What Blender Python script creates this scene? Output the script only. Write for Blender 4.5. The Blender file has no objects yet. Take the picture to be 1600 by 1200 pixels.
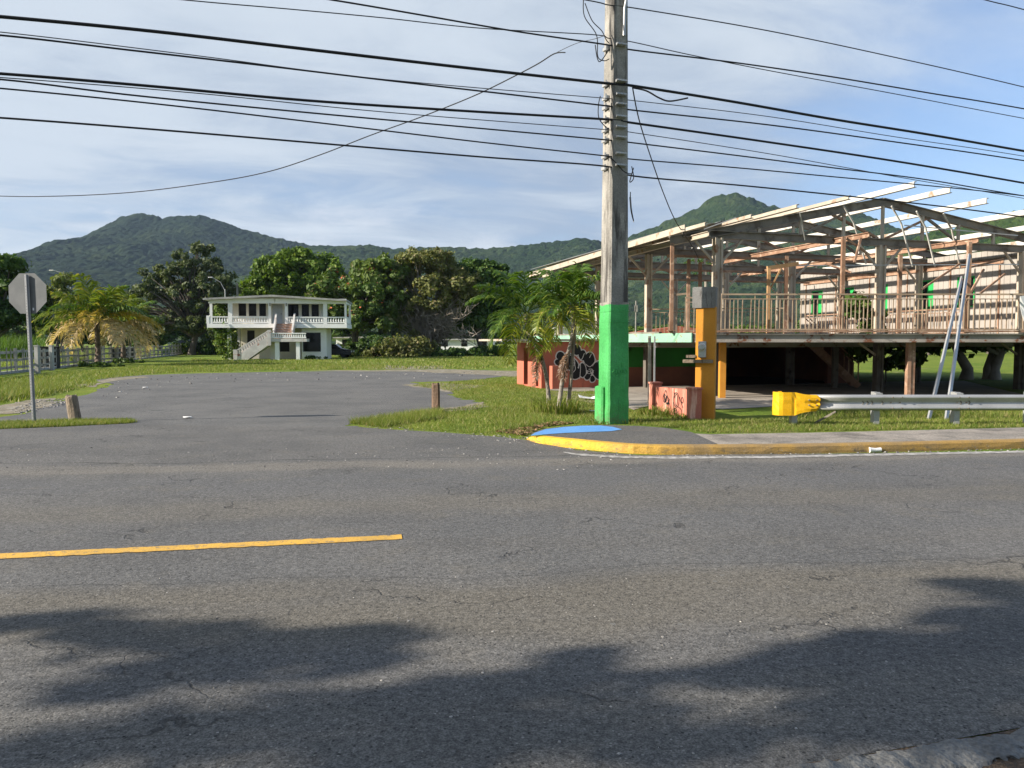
import bpy, math, random
import numpy as np
from mathutils import Vector, Matrix
random.seed(7); RNG = np.random.default_rng(11)
S = bpy.context.scene
COL = S.collection
R = math.radians
# ------------------------------------------------------------------ camera
H = 1.65; F = 1200.0; TH = math.atan(66/1200.0)
cam = bpy.data.cameras.new('camera'); cam.sensor_width = 36; cam.lens = 27.0
cam.clip_end = 20000; cam.clip_start = 0.05
co = bpy.data.objects.new('camera', cam); COL.objects.link(co)
co.location = (0, 0, H); co.rotation_euler = (math.pi/2-TH, 0, 0); S.camera = co

def ray(px, py):
    dx = (px-800)/F; dy = (600-py)/F
    return dx, math.cos(TH)+dy*math.sin(TH), -math.sin(TH)+dy*math.cos(TH)
def P(px, py, Y):                       # survey: pixel of the photo at depth Y
    d = ray(px, py); t = Y/d[1]
    return Vector((d[0]*t, Y, H+d[2]*t))
def G(px, py, z=0.0):                   # survey: pixel of the photo on the level z
    d = ray(px, py); t = (z-H)/d[2]
    return Vector((d[0]*t, d[1]*t, z))

# ------------------------------------------------------------------ light
SUN_EL = R(26.5); SX, SY = -0.962, -0.273
sdir = Vector((SX*math.cos(SUN_EL), SY*math.cos(SUN_EL), math.sin(SUN_EL)))
sl = bpy.data.lights.new('sun', 'SUN'); sl.energy = 5.0; sl.angle = R(0.53); sl.color = (1.0, 0.925, 0.82)
so = bpy.data.objects.new('sun', sl); COL.objects.link(so)
so.rotation_euler = (-sdir).to_track_quat('-Z', 'Y').to_euler(); so.location = (-40, -30, 40)

# ------------------------------------------------------------------ nodes
class NT:
    def __init__(s, tree): s.t = tree; s.n = tree.nodes; s.l = tree.links
    def new(s, typ, **kw):
        n = s.n.new(typ)
        for k, v in kw.items(): setattr(n, k, v)
        return n
    def put(s, sock, v):
        if hasattr(v, 'links') or isinstance(v, bpy.types.NodeSocket): s.l.new(v, sock)
        else:
            if isinstance(v, (tuple, list)) and len(v) == 3 and sock.type == 'RGBA': v = (*v, 1)
            sock.default_value = v
    def math(s, op, a, b=0.0, c=None, clamp=False):
        n = s.new('ShaderNodeMath', operation=op); n.use_clamp = clamp
        s.put(n.inputs[0], a); s.put(n.inputs[1], b)
        if c is not None: s.put(n.inputs[2], c)
        return n.outputs[0]
    def vmath(s, op, a, b=(0, 0, 0), sc=None):
        n = s.new('ShaderNodeVectorMath', operation=op)
        s.put(n.inputs[0], a); s.put(n.inputs[1], b)
        if sc is not None: s.put(n.inputs[3], sc)
        return n.outputs[1] if op in ('DOT_PRODUCT', 'LENGTH', 'DISTANCE') else n.outputs[0]
    def mix(s, f, a, b, mode='MIX'):
        n = s.new('ShaderNodeMix', data_type='RGBA', blend_type=mode)
        s.put(n.inputs[0], f); s.put(n.inputs[6], a); s.put(n.inputs[7], b)
        return n.outputs[2]
    def ramp(s, f, lo, hi, a=0.0, b=1.0):
        n = s.new('ShaderNodeMapRange', interpolation_type='SMOOTHSTEP')
        s.put(n.inputs[0], f); n.inputs[1].default_value = lo; n.inputs[2].default_value = hi
        n.inputs[3].default_value = a; n.inputs[4].default_value = b
        return n.outputs[0]
    def noise(s, vec, scale, detail=3, rough=0.55, dist=0.0):
        n = s.new('ShaderNodeTexNoise'); s.put(n.inputs['Vector'], vec)
        n.inputs['Scale'].default_value = scale; n.inputs['Detail'].default_value = detail
        n.inputs['Roughness'].default_value = rough; n.inputs['Distortion'].default_value = dist
        return n.outputs[0]
    def voro(s, vec, scale, feat='F1', out=0):
        n = s.new('ShaderNodeTexVoronoi', feature=feat); s.put(n.inputs['Vector'], vec)
        n.inputs['Scale'].default_value = scale
        return n.outputs[out]
    def pos(s, mul=None):
        g = s.new('ShaderNodeNewGeometry').outputs['Position']
        return s.vmath('MULTIPLY', g, mul) if mul else g
    def sep(s, v):
        n = s.new('ShaderNodeSeparateXYZ'); s.put(n.inputs[0], v); return n.outputs
    def island(s): return s.new('ShaderNodeNewGeometry').outputs['Random Per Island']
    def objrand(s): return s.new('ShaderNodeObjectInfo').outputs['Random']
    def bump(s, h, strength, dist=0.02):
        n = s.new('ShaderNodeBump'); n.inputs['Strength'].default_value = strength
        n.inputs['Distance'].default_value = dist; s.put(n.inputs['Height'], h); return n.outputs[0]

def newmat(name):
    m = bpy.data.materials.new(name); m.use_nodes = True
    t = NT(m.node_tree); b = t.n['Principled BSDF']
    return m, t, b

def M(name, c1, c2=None, scale=2.0, lo=0.35, hi=0.65, stain=None, sscale=1.0, slo=.55, shi=.7, stretch=(1, 1, 1),
      fine=0.12, fscale=60, rough=0.8, metal=0.0, bump=0.25, bscale=40, bdist=0.01, isl=0.0, spec=0.3):
    m, t, b = newmat(name)
    p = t.pos(); ps = t.pos(stretch)
    col = t.mix(0, c1, c1)
    if c2: col = t.mix(t.ramp(t.noise(p, scale, 4), lo, hi), c1, c2)
    if stain: col = t.mix(t.ramp(t.noise(ps, sscale, 5, .62), slo, shi), col, stain)
    if fine:
        f = t.ramp(t.noise(p, fscale, 2), .25, .75, 1-fine, 1+fine)
        col = t.mix(1.0, col, t.new('ShaderNodeCombineXYZ').outputs[0], 'MULTIPLY') if False else t.vmath('SCALE', col, sc=f)
    if isl: col = t.vmath('SCALE', col, sc=t.ramp(t.island(), 0, 1, 1-isl, 1+isl))
    t.put(b.inputs['Base Color'], col); b.inputs['Roughness'].default_value = rough
    b.inputs['Metallic'].default_value = metal; b.inputs['Specular IOR Level'].default_value = spec
    if bump: t.put(b.inputs['Normal'], t.bump(t.noise(p, bscale, 4), bump, bdist))
    return m

def leafmat(name, dark, light, alt=None, altamt=0.2, trans=0.3, cscale=0.35, rough=.55):
    m, t, b = newmat(name)
    i = t.island()
    f = t.math('ADD', t.math('MULTIPLY', i, .55), t.math('MULTIPLY', t.ramp(t.noise(t.pos(), cscale, 3), .3, .7), .45))
    col = t.mix(f, dark, light)
    if alt:
        i2 = t.math('FRACT', t.math('MULTIPLY', i, 37.7))
        col = t.mix(t.math('GREATER_THAN', i2, 1-altamt), col, alt)
    t.put(b.inputs['Base Color'], col); b.inputs['Roughness'].default_value = rough
    b.inputs['Specular IOR Level'].default_value = .25
    tr = t.new('ShaderNodeBsdfTranslucent'); t.put(tr.inputs[0], t.vmath('MULTIPLY', col, (1.15, 1.2, .6)))
    mx = t.new('ShaderNodeMixShader'); mx.inputs[0].default_value = trans
    t.l.new(b.outputs[0], mx.inputs[1]); t.l.new(tr.outputs[0], mx.inputs[2])
    t.l.new(mx.outputs[0], t.n['Material Output'].inputs[0])
    return m

# ------------------------------------------------------------------ objects
def tag(o, label=None, cat=None, group=None, kind=None):
    if label: o['label'] = label
    if cat: o['category'] = cat
    if group: o['group'] = group
    if kind: o['kind'] = kind
    return o
def root(name, loc, label, cat, group=None):
    o = bpy.data.objects.new(name, None); COL.objects.link(o); o.location = Vector(loc)
    o.empty_display_size = .3
    return tag(o, label, cat, group)
def worldloc(o):
    v = Vector((0, 0, 0))
    while o is not None: v += o.location; o = o.parent
    return v
def link(name, me, mats, parent=None, loc=None):
    for m in (mats if isinstance(mats, (list, tuple)) else [mats]): me.materials.append(m)
    o = bpy.data.objects.new(name, me); COL.objects.link(o)
    if parent is not None: o.parent = parent
    if loc is not None: o.location = loc
    return o
class MB:
    def __init__(s): s.v = []; s.f = []; s.mi = []; s.m = 0; s.sm = []
    def add(s, vs, fs, smooth=False):
        b = len(s.v); s.v += [tuple(v) for v in vs]
        for f in fs: s.f.append(tuple(b+i for i in f)); s.mi.append(s.m); s.sm.append(smooth)
        return s
    def box(s, c, d, rz=0.0):
        c = Vector(c); hx, hy, hz = d[0]/2, d[1]/2, d[2]/2
        ca, sa = math.cos(rz), math.sin(rz); vs = []
        for z in (-hz, hz):
            for x, y in ((-hx, -hy), (hx, -hy), (hx, hy), (-hx, hy)):
                vs.append((c.x+x*ca-y*sa, c.y+x*sa+y*ca, c.z+z))
        return s.add(vs, [(3, 2, 1, 0), (4, 5, 6, 7), (0, 1, 5, 4), (1, 2, 6, 5), (2, 3, 7, 6), (3, 0, 4, 7)])
    def b2(s, lo, hi):
        lo, hi = Vector(lo), Vector(hi); return s.box((lo+hi)/2, hi-lo)
    def beam(s, p, q, w, h, up=(0, 0, 1)):
        p, q = Vector(p), Vector(q); d = (q-p).normalized(); up = Vector(up)
        x = d.cross(up)
        if x.length < 1e-4: x = d.cross(Vector((1, 0, 0)))
        x.normalize(); y = x.cross(d)
        vs = [e+x*(sx*w/2)+y*(sy*h/2) for e in (p, q) for sx, sy in ((-1, -1), (1, -1), (1, 1), (-1, 1))]
        return s.add(vs, [(3, 2, 1, 0), (4, 5, 6, 7), (0, 1, 5, 4), (1, 2, 6, 5), (2, 3, 7, 6), (3, 0, 4, 7)])
    def ibeam(s, p, q, w, h, tw=.02, tf=.025):
        p, q = Vector(p), Vector(q); d = (q-p).normalized()
        x = d.cross(Vector((0, 0, 1))).normalized(); y = x.cross(d)
        s.beam(p, q, tw, h-2*tf); o = y*(h/2-tf/2)
        s.beam(p+o, q+o, w, tf); s.beam(p-o, q-o, w, tf); return s
    def tube(s, pts, rad, n=8, cap=True, smooth=True):
        pts = [Vector(p) for p in pts]; N = len(pts)
        if not hasattr(rad, '__len__'): rad = [rad]*N
        d0 = (pts[1]-pts[0]).normalized(); ref = Vector((0, 0, 1)) if abs(d0.z) < .9 else Vector((1, 0, 0))
        x = d0.cross(ref).normalized(); vs = []
        for i in range(N):
            d = (pts[min(i+1, N-1)]-pts[max(i-1, 0)]).normalized()
            x = (x-d*x.dot(d)).normalized(); y = d.cross(x)
            for k in range(n):
                a = 2*math.pi*k/n; vs.append(pts[i]+x*(math.cos(a)*rad[i])+y*(math.sin(a)*rad[i]))
        fs = [(i*n+k, i*n+(k+1) % n, (i+1)*n+(k+1) % n, (i+1)*n+k) for i in range(N-1) for k in range(n)]
        s.add(vs, fs, smooth)
        if cap:
            s.add(vs[:n], [tuple(range(n))[::-1]]); s.add(vs[-n:], [tuple(range(n))])
        return s
    def prism(s, poly, z0, z1):                 # horizontal polygon extruded in z
        n = len(poly); a = sum(poly[i][0]*poly[(i+1) % n][1]-poly[(i+1) % n][0]*poly[i][1] for i in range(n))
        if a < 0: poly = poly[::-1]
        vs = [(p[0], p[1], z0) for p in poly]+[(p[0], p[1], z1) for p in poly]
        fs = [tuple(range(n))[::-1], tuple(range(n, 2*n))]+[(i, (i+1) % n, n+(i+1) % n, n+i) for i in range(n)]
        return s.add(vs, fs)
    def slab(s, poly, thick):                   # arbitrary planar polygon extruded along vector
        poly = [Vector(p) for p in poly]; n = len(poly); t = Vector(thick)
        vs = poly+[p+t for p in poly]
        fs = [tuple(range(n)), tuple(range(n, 2*n))[::-1]]+[(i, n+i, n+(i+1) % n, (i+1) % n) for i in range(n)]
        return s.add(vs, fs)
    def build(s, name, mats, parent=None, loc=None, bevel=0.0):
        base = worldloc(parent)+(Vector(loc) if loc is not None else Vector((0, 0, 0)))
        me = bpy.data.meshes.new(name)
        me.from_pydata([(v[0]-base.x, v[1]-base.y, v[2]-base.z) for v in s.v], [], s.f)
        me.polygons.foreach_set('material_index', s.mi); me.polygons.foreach_set('use_smooth', s.sm); me.update()
        import bmesh
        if len(s.f) < 20000:
            bm = bmesh.new(); bm.from_mesh(me); bmesh.ops.recalc_face_normals(bm, faces=bm.faces); bm.to_mesh(me); bm.free()
        o = link(name, me, mats, parent, loc)
        if bevel:
            b = o.modifiers.new('bevel', 'BEVEL'); b.width = bevel; b.segments = 2; b.limit_method = 'ANGLE'
        return o
def npmesh(name, V, Fc, mats, parent=None, loc=None, mi=None, smooth=False):
    base = worldloc(parent)+(Vector(loc) if loc is not None else Vector((0, 0, 0)))
    V = np.asarray(V, np.float32)-np.array(base, np.float32); Fc = np.asarray(Fc, np.int32); k = Fc.shape[1]
    me = bpy.data.meshes.new(name); me.vertices.add(len(V)); me.vertices.foreach_set('co', V.ravel())
    me.loops.add(Fc.size); me.loops.foreach_set('vertex_index', Fc.ravel())
    me.polygons.add(len(Fc)); me.polygons.foreach_set('loop_start', np.arange(0, Fc.size, k, dtype=np.int32))
    try: me.polygons.foreach_set('loop_total', np.full(len(Fc), k, np.int32))
    except Exception: pass
    if mi is not None: me.polygons.foreach_set('material_index', np.asarray(mi, np.int32))
    me.polygons.foreach_set('use_smooth', np.full(len(Fc), smooth)); me.update(calc_edges=True); me.validate()
    return link(name, me, mats, parent, loc)

def unit(a): return a/np.maximum(np.linalg.norm(a, axis=1, keepdims=True), 1e-6)
def leaves(pts, nrm, size, aspect=1.7, rng=RNG, droop=0.25):
    """rhombic leaves, one 4-vertex island each"""
    n = len(pts); nn = unit(nrm+rng.normal(0, .55, (n, 3)))
    t = unit(np.cross(nn, rng.normal(0, 1, (n, 3)))); t[:, 2] -= droop; t = unit(t)
    b = unit(np.cross(nn, t)); s = size*(.6+.8*rng.random((n, 1)))
    V = np.empty((n, 4, 3)); c = s*nn*.12
    V[:, 0] = pts-t*s*aspect*.5; V[:, 1] = pts+b*s*.5+c; V[:, 2] = pts+t*s*aspect*.5; V[:, 3] = pts-b*s*.5+c
    return V.reshape(-1, 3), np.arange(4*n).reshape(-1, 4)
def blob_points(centers, radii, per, rng=RNG, flat=.75):
    c = np.repeat(np.asarray(centers, float), per, 0); r = np.repeat(np.asarray(radii, float), per)[:, None]
    d = unit(rng.normal(0, 1, c.shape)); d[:, 2] *= flat
    rr = (.4+.6*rng.random((len(c), 1))**.7)*r*np.where(rng.random((len(c), 1)) < .22, 1.4, 1.0)
    return c+d*rr, unit(d+np.array([0, 0, .35]))

def tree(name, label, cat, base, crown, mat, bark, trunk_r, leaf=.3, nblob=60, per=260, blobr=(.9, 1.8), seed=1, fork=.35,
         group=None, flowers=None, ntrunk=1, bare=0, barkb=None, inner=.45):
    """crown: list of (centre offset, radii) ellipsoids above the base"""
    rng = np.random.default_rng(seed); rt = root(name, base, label, cat, group); base = Vector(base)
    cs = []; rs = []
    w = np.array([e[1][0]*e[1][1]*e[1][2] for e in crown])**.67; w /= w.sum()
    for _ in range(nblob):
        c, r = crown[rng.choice(len(crown), p=w)]
        d = rng.normal(0, 1, 3); d /= np.linalg.norm(d)
        if d[2] < -.45: d[2] *= -.6
        k = inner+(1-inner)*rng.random()**.5
        cs.append(np.array(c)+d*np.array(r)*k); rs.append(rng.uniform(*blobr)*(1.15-.4*k+.25*rng.random()))
    cs = np.array(cs)+np.array(base); rs = np.array(rs)
    pt, nr = blob_points(cs, rs, per, rng)
    V, Fc = leaves(pt, nr, leaf, rng=rng)
    mats = [mat]; mi = np.zeros(len(Fc), int)
    if flowers:
        k = flowers[1]; sel = rng.choice(len(cs), k, replace=True)
        fp = cs[sel]+unit(rng.normal(0, 1, (k, 3))*np.array([1, 1, .6])+np.array([-.3, -.5, .7]))*rs[sel][:, None]*1.02
        fp = np.repeat(fp, 4, 0)+rng.normal(0, .15, (k*4, 3))
        V2, F2 = leaves(fp, np.tile([[0, -.5, .8]], (k*4, 1)), leaf*.6, 1.1, rng)
        Fc = np.vstack([Fc, F2+len(V)]); V = np.vstack([V, V2]); mi = np.concatenate([mi, np.ones(k*4, int)]); mats.append(flowers[0])
    npmesh('crown', V, Fc, mats, rt, mi=mi)
    m = MB(); top = min(c[0][2]-c[1][2]*.35 for c in crown); top = max(top, 1.0)
    trunks = []
    for k in range(ntrunk):
        a = rng.uniform(0, 6.28); o = Vector((math.cos(a), math.sin(a), 0))*(0 if ntrunk == 1 else trunk_r*1.6)
        lean = Vector((rng.normal(0, .1), rng.normal(0, .1), 1))*top
        ps = [base+o+Vector((0, 0, -.15)), base+o*1.1+lean*.3+Vector((rng.normal(0, .1), rng.normal(0, .1), 0)), base+o*1.6+lean*.7, base+o*2+lean]
        rr = trunk_r*(1 if ntrunk == 1 else .6)
        m.tube(ps, [rr*1.45, rr, rr*.85, rr*.7], 9); trunks.append((ps, rr))
    order = rng.permutation(len(cs))[:max(14, int(len(cs)*.55))]
    for i in order:
        ps, rr = trunks[rng.integers(len(trunks))]
        s = ps[2].lerp(ps[3], rng.random()); e = Vector(cs[i]); mid = s.lerp(e, .5)+Vector((rng.normal(0, .4), rng.normal(0, .4), .12*(e-s).length))
        m.tube([s, s.lerp(mid, .5)+Vector((0, 0, .1)), mid, mid.lerp(e, .55), e], [rr*.45, rr*.36, rr*.25, rr*.15, rr*.05], 5, False)
    m.build('trunk', bark, rt)
    if bare:
        b = MB()
        for _ in range(bare):
            e = Vector((rng.uniform(-3.2, 6.2), -rng.uniform(2.2, 5.0), rng.uniform(.8, 6.2)))
            p = base+Vector((rng.normal(.4, .8), -.8, rng.uniform(.2, 3.2))); q = base+e; mid = p.lerp(q, .5)+Vector((0, 0, rng.uniform(.4, 1.6)))
            b.tube([p, mid, q], [.075, .05, .015], 5, False)
            for _ in range(5):
                s = mid.lerp(q, rng.random()); b.tube([s, s+Vector((rng.normal(0, .6), rng.normal(-.2, .5), rng.normal(.5, .5)))], [.04, .012], 4, False)
        b.build('bare_branch', barkb or bark, rt)
    return rt

def sheet(name, px, mat, z=0.0, kind='structure', world=False, sub=None):
    pts = [Vector((p[0], p[1], z)) for p in px] if world else [G(p[0], p[1], z) for p in px]
    me = bpy.data.meshes.new(name); me.from_pydata([tuple(p) for p in pts], [], [tuple(range(len(pts)))]); me.update()
    import bmesh
    bm = bmesh.new(); bm.from_mesh(me); bmesh.ops.recalc_face_normals(bm, faces=bm.faces)
    for f in bm.faces:
        if f.normal.z < 0: f.normal_flip()
    bmesh.ops.triangulate(bm, faces=bm.faces); bm.to_mesh(me); bm.free()
    o = link(name, me, mat); o['kind'] = kind; return o
def text_mesh(txt, size, ext):
    cu = bpy.data.curves.new('t', 'FONT'); cu.body = txt; cu.size = size; cu.extrude = ext; cu.align_x = 'CENTER'
    o = bpy.data.objects.new('t', cu); COL.objects.link(o); dg = bpy.context.evaluated_depsgraph_get()
    me = bpy.data.meshes.new_from_object(o.evaluated_get(dg)); bpy.data.objects.remove(o); bpy.data.curves.remove(cu)
    return me
SKY_S = 0.10; EXPO = 0.95; HAZE = 0.00006
SKY_C1 = (1.95, 2.4, 3.1); SKY_C2 = (3.5, 3.9, 4.35); SKY_C3 = (4.4, 4.6, 4.9); SKY_TINT = (.8, .9, 1.05)
# ------------------------------------------------------------------ world: sky light with thin cloud
wd = bpy.data.worlds.new('World'); S.world = wd; wd.use_nodes = True
t = NT(wd.node_tree); bg = t.n['Background']
sk = t.new('ShaderNodeTexSky', sky_type='NISHITA'); sk.sun_disc = False
sk.sun_elevation = SUN_EL; sk.sun_rotation = math.atan2(SX, SY); sk.air_density = 1.0; sk.dust_density = 0.6; sk.ozone_density = 1.5
gv = t.new('ShaderNodeTexCoord').outputs['Generated']
dx, dy, dz = t.sep(gv)
zc = t.math('ADD', t.math('MAXIMUM', dz, 0.0), 0.16)
pl = t.new('ShaderNodeCombineXYZ'); t.put(pl.inputs[0], t.math('DIVIDE', dx, zc)); t.put(pl.inputs[1], t.math('DIVIDE', dy, zc)); t.put(pl.inputs[2], t.math('MULTIPLY', dz, 1.5))
rot = t.new('ShaderNodeVectorRotate', rotation_type='Z_AXIS'); t.put(rot.inputs[0], pl.outputs[0]); rot.inputs['Angle'].default_value = R(-20)
st = t.vmath('MULTIPLY', rot.outputs[0], (0.55, 1.0, 1.0))
n1 = t.noise(st, 0.75, 7, .52, .45); n2 = t.noise(st, 2.6, 6, .6, .5); n3 = t.noise(t.vmath('MULTIPLY', gv, (1, 1, 2.6)), 7.5, 6, .6)
hazeband = t.ramp(dz, -.02, .22, 1.0, 0.0)
# cover thins to the upper right, where blue shows
clear = t.ramp(t.math('ADD', dx, t.math('MULTIPLY', dz, .85)), .30, .85, 0.0, .34)
cover = t.math('SUBTRACT', t.math('ADD', t.math('MULTIPLY', n1, .75), t.math('MULTIPLY', n2, .3)), clear)
cm = t.ramp(cover, .20, .52, .30, .96)
low = t.ramp(n3, .50, .72)
lowm = t.math('MULTIPLY', low, t.ramp(t.math('ABSOLUTE', t.math('SUBTRACT', dz, .13)), .02, .11, .75, 0.0))
side = t.ramp(dx, -.62, .25, 1.0, .15)
lowm = t.math('MULTIPLY', lowm, side)
ccol = t.mix(t.ramp(t.math('ADD', t.math('ADD', t.math('MULTIPLY', n2, .55), t.math('MULTIPLY', n1, .5)), t.ramp(dx, -.65, .3, .10, -.05)), .38, .66), SKY_C1, SKY_C2)
skyc = t.vmath('MULTIPLY', sk.outputs[0], SKY_TINT)
col = t.mix(cm, skyc, ccol)
col = t.mix(lowm, col, SKY_C3)
t.put(bg.inputs['Color'], col); bg.inputs['Strength'].default_value = SKY_S
S.view_settings.view_transform = 'Standard'; S.view_settings.look = 'None'; S.view_settings.exposure = EXPO; S.view_settings.gamma = 1
S.cycles.max_bounces = 6; S.cycles.transparent_max_bounces = 4; S.cycles.volume_bounces = 0; S.cycles.diffuse_bounces = 3
S.cycles.caustics_reflective = False; S.cycles.caustics_refractive = False

# ------------------------------------------------------------------ asphalt
RD = (math.cos(R(6)), math.sin(R(6)))        # road direction
def asphalt(name, base, dark, brown, bands=(), cracks=.5, speck=.5, bumpk=.55, patch=.6):
    m, t, b = newmat(name); p = t.pos()
    v = t.math('SUBTRACT', t.math('MULTIPLY', t.sep(p)[1], RD[0]), t.math('MULTIPLY', t.sep(p)[0], RD[1]))
    wob = t.noise(p, .35, 3); v = t.math('ADD', v, t.math('MULTIPLY', t.math('SUBTRACT', wob, .5), 1.1))
    col = t.mix(t.ramp(t.noise(p, .55, 5, .6), .35, .68), base, dark)
    for (c, w, amt, bc) in bands:
        k = t.ramp(t.math('ABSOLUTE', t.math('SUBTRACT', v, c)), w*.35, w, amt, 0)
        k = t.math('MULTIPLY', k, t.ramp(t.noise(t.pos((.35, 1, 1)), 1.6, 4), .25, .6, .45, 1))
        col = t.mix(k, col, bc)
    col = t.mix(t.math('MULTIPLY', t.ramp(t.noise(p, 1.7, 6, .65), .5, .75), patch), col, brown)
    ag = t.noise(p, 95, 3, .75); ag2 = t.noise(p, 30, 4, .7)
    col = t.vmath('SCALE', col, sc=t.math('MULTIPLY', t.ramp(ag, .3, .7, .50, 1.5), t.ramp(ag2, .3, .7, .68, 1.32)))
    vd = t.voro(p, 42); vc = t.voro(p, 42, 'F1', 1); rr = t.sep(vc)[0]
    stone = t.math('MULTIPLY', t.math('LESS_THAN', vd, .24), t.math('GREATER_THAN', rr, .86))
    col = t.mix(t.math('MULTIPLY', stone, speck), col, (.36, .34, .30))
    pit = t.math('MULTIPLY', t.math('LESS_THAN', vd, .3), t.math('LESS_THAN', rr, .13))
    col = t.mix(t.math('MULTIPLY', pit, .75), col, (.012, .012, .012))
    # larger pale chips and worn pits
    p2 = p; vd2 = t.voro(p2, 7.5)
    vc2 = t.sep(t.voro(p2, 7.5, 'F1', 1))[1]
    chip = t.math('MULTIPLY', t.math('LESS_THAN', t.math('ADD', vd2, t.math('MULTIPLY', t.noise(p, 55, 2), .18)), .24), t.math('GREATER_THAN', vc2, .93))
    col = t.mix(t.math('MULTIPLY', chip, .8), col, (.17, .165, .15))
    oil = t.math('MULTIPLY', t.ramp(t.noise(t.vmath('ADD', t.pos((.8, 1.3, 1)), (3.7, 1.1, 0)), .9, 5, .7), .64, .72), .55)
    col = t.mix(oil, col, (.045, .043, .041))
    # cracks
    nz = t.new('ShaderNodeTexNoise'); t.put(nz.inputs['Vector'], p); nz.inputs['Scale'].default_value = 2.2; nz.inputs['Detail'].default_value = 6
    wv = t.vmath('ADD', t.pos((.55, 1.1, 1)), t.vmath('SCALE', nz.outputs[1], sc=.9))
    cd = t.voro(wv, .75, 'DISTANCE_TO_EDGE')
    ck = t.math('MULTIPLY', t.ramp(cd, .003, .012, 1, 0), t.ramp(t.noise(p, .8, 3), .50, .60))
    col = t.mix(t.math('MULTIPLY', ck, cracks), col, (.010, .010, .010))
    t.put(b.inputs['Base Color'], col); b.inputs['Roughness'].default_value = .85; b.inputs['Specular IOR Level'].default_value = .25
    hgt = t.math('SUBTRACT', t.math('ADD', t.math('ADD', ag, t.math('MULTIPLY', ag2, .8)), t.math('MULTIPLY', chip, -1.5)), t.math('ADD', t.math('MULTIPLY', ck, 3*cracks), t.math('MULTIPLY', pit, .8)))
    t.put(b.inputs['Normal'], t.bump(hgt, bumpk, .011))
    return m
mat_road = asphalt('road_asphalt', (.132, .126, .117), (.100, .097, .092), (.145, .132, .110),
    bands=[(4.7, .75, .7, (.138, .122, .095)), (7.75, .55, .55, (.142, .128, .105)), (10.35, .45, .8, (.180, .163, .138)), (9.1, .8, .65, (.112, .111, .110)), (6.7, .6, .5, (.115, .114, .112)), (5.6, .4, .3, (.12, .12, .118)), (3.2, .5, .4, (.14, .13, .11)), (10.93, .035, .8, (.045, .044, .042)), (5.35, .02, .5, (.05, .05, .048))], speck=.55)
mat_lot = asphalt('lot_asphalt', (.136, .132, .124), (.102, .100, .096), (.178, .164, .138), cracks=.55, speck=.4, patch=.45)
mat_pave = asphalt('paving_asphalt', (.125, .117, .105), (.10, .095, .09), (.16, .14, .11), cracks=.2, speck=.4)
mat_conc_walk = M('walk_concrete', (.32, .28, .235), (.23, .205, .175), 1.8, stain=(.14, .125, .105), sscale=1.3, slo=.48, shi=.68, fine=.3, fscale=40, bump=.8, bscale=40, bdist=.02)
mat_white_line = M('white_paint_worn', (.42, .40, .37), (.22, .21, .19), 9, .4, .6, bump=.3)
def worn_paint(name, c, c2, under, wl=.60):
    m, t, b = newmat(name); p = t.pos()
    col = t.mix(t.ramp(t.noise(p, 3, 4), .35, .65), c, c2)
    col = t.vmath('SCALE', col, sc=t.ramp(t.noise(p, 70, 2), .3, .7, .82, 1.15))
    col = t.mix(t.ramp(t.math('ADD', t.math('MULTIPLY', t.noise(p, 16, 6, .75), .7), t.math('MULTIPLY', t.noise(p, 90, 3, .7), .3)), wl, wl+.09, 0, .88), col, under)
    t.put(b.inputs['Base Color'], col); b.inputs['Roughness'].default_value = .7
    t.put(b.inputs['Normal'], t.bump(t.noise(p, 80, 3), .4, .006)); return m
mat_yline = worn_paint('yellow_line_paint', (.66, .37, .045), (.52, .30, .05), (.13, .12, .10), .52)
mat_kerb = worn_paint('yellow_kerb_paint', (.36, .215, .05), (.27, .175, .065), (.22, .17, .10))
def kerb_mat():
    m, t, b = newmat('yellow_kerb_paint'); p = t.pos(); x = t.sep(p)[0]; nz_ = t.noise(p, 2.2, 4)
    f = t.ramp(t.math('ADD', x, t.math('MULTIPLY', nz_, 1.2)), G(890, 700).x+.5, G(1090, 700).x+.7)
    c1 = t.mix(t.ramp(t.noise(p, 4, 4), .35, .65), (.70, .40, .02), (.58, .32, .025)); c2 = t.mix(t.ramp(t.noise(p, 3, 4), .35, .65), (.36, .215, .05), (.26, .17, .065))
    col = t.mix(f, c1, c2); dirt_ = t.math('MULTIPLY', t.ramp(t.noise(t.pos((1, 1, 3)), 5, 6, .7), .50, .66), t.ramp(t.sep(p)[2], .02, .11, 1, .35))
    col = t.mix(dirt_, col, (.13, .10, .06)); col = t.mix(t.ramp(t.noise(p, 13, 6, .75), .62, .68), col, (.27, .235, .18))
    col = t.vmath('SCALE', col, sc=t.ramp(t.noise(p, 70, 2), .3, .7, .8, 1.18))
    t.put(b.inputs['Base Color'], col); b.inputs['Roughness'].default_value = .75; t.put(b.inputs['Normal'], t.bump(t.noise(p, 45, 4), .6, .012)); return m
mat_kerb = kerb_mat()
mat_blue = worn_paint('blue_ramp_paint', (.095, .27, .58), (.12, .31, .62), (.10, .20, .36))

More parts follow.
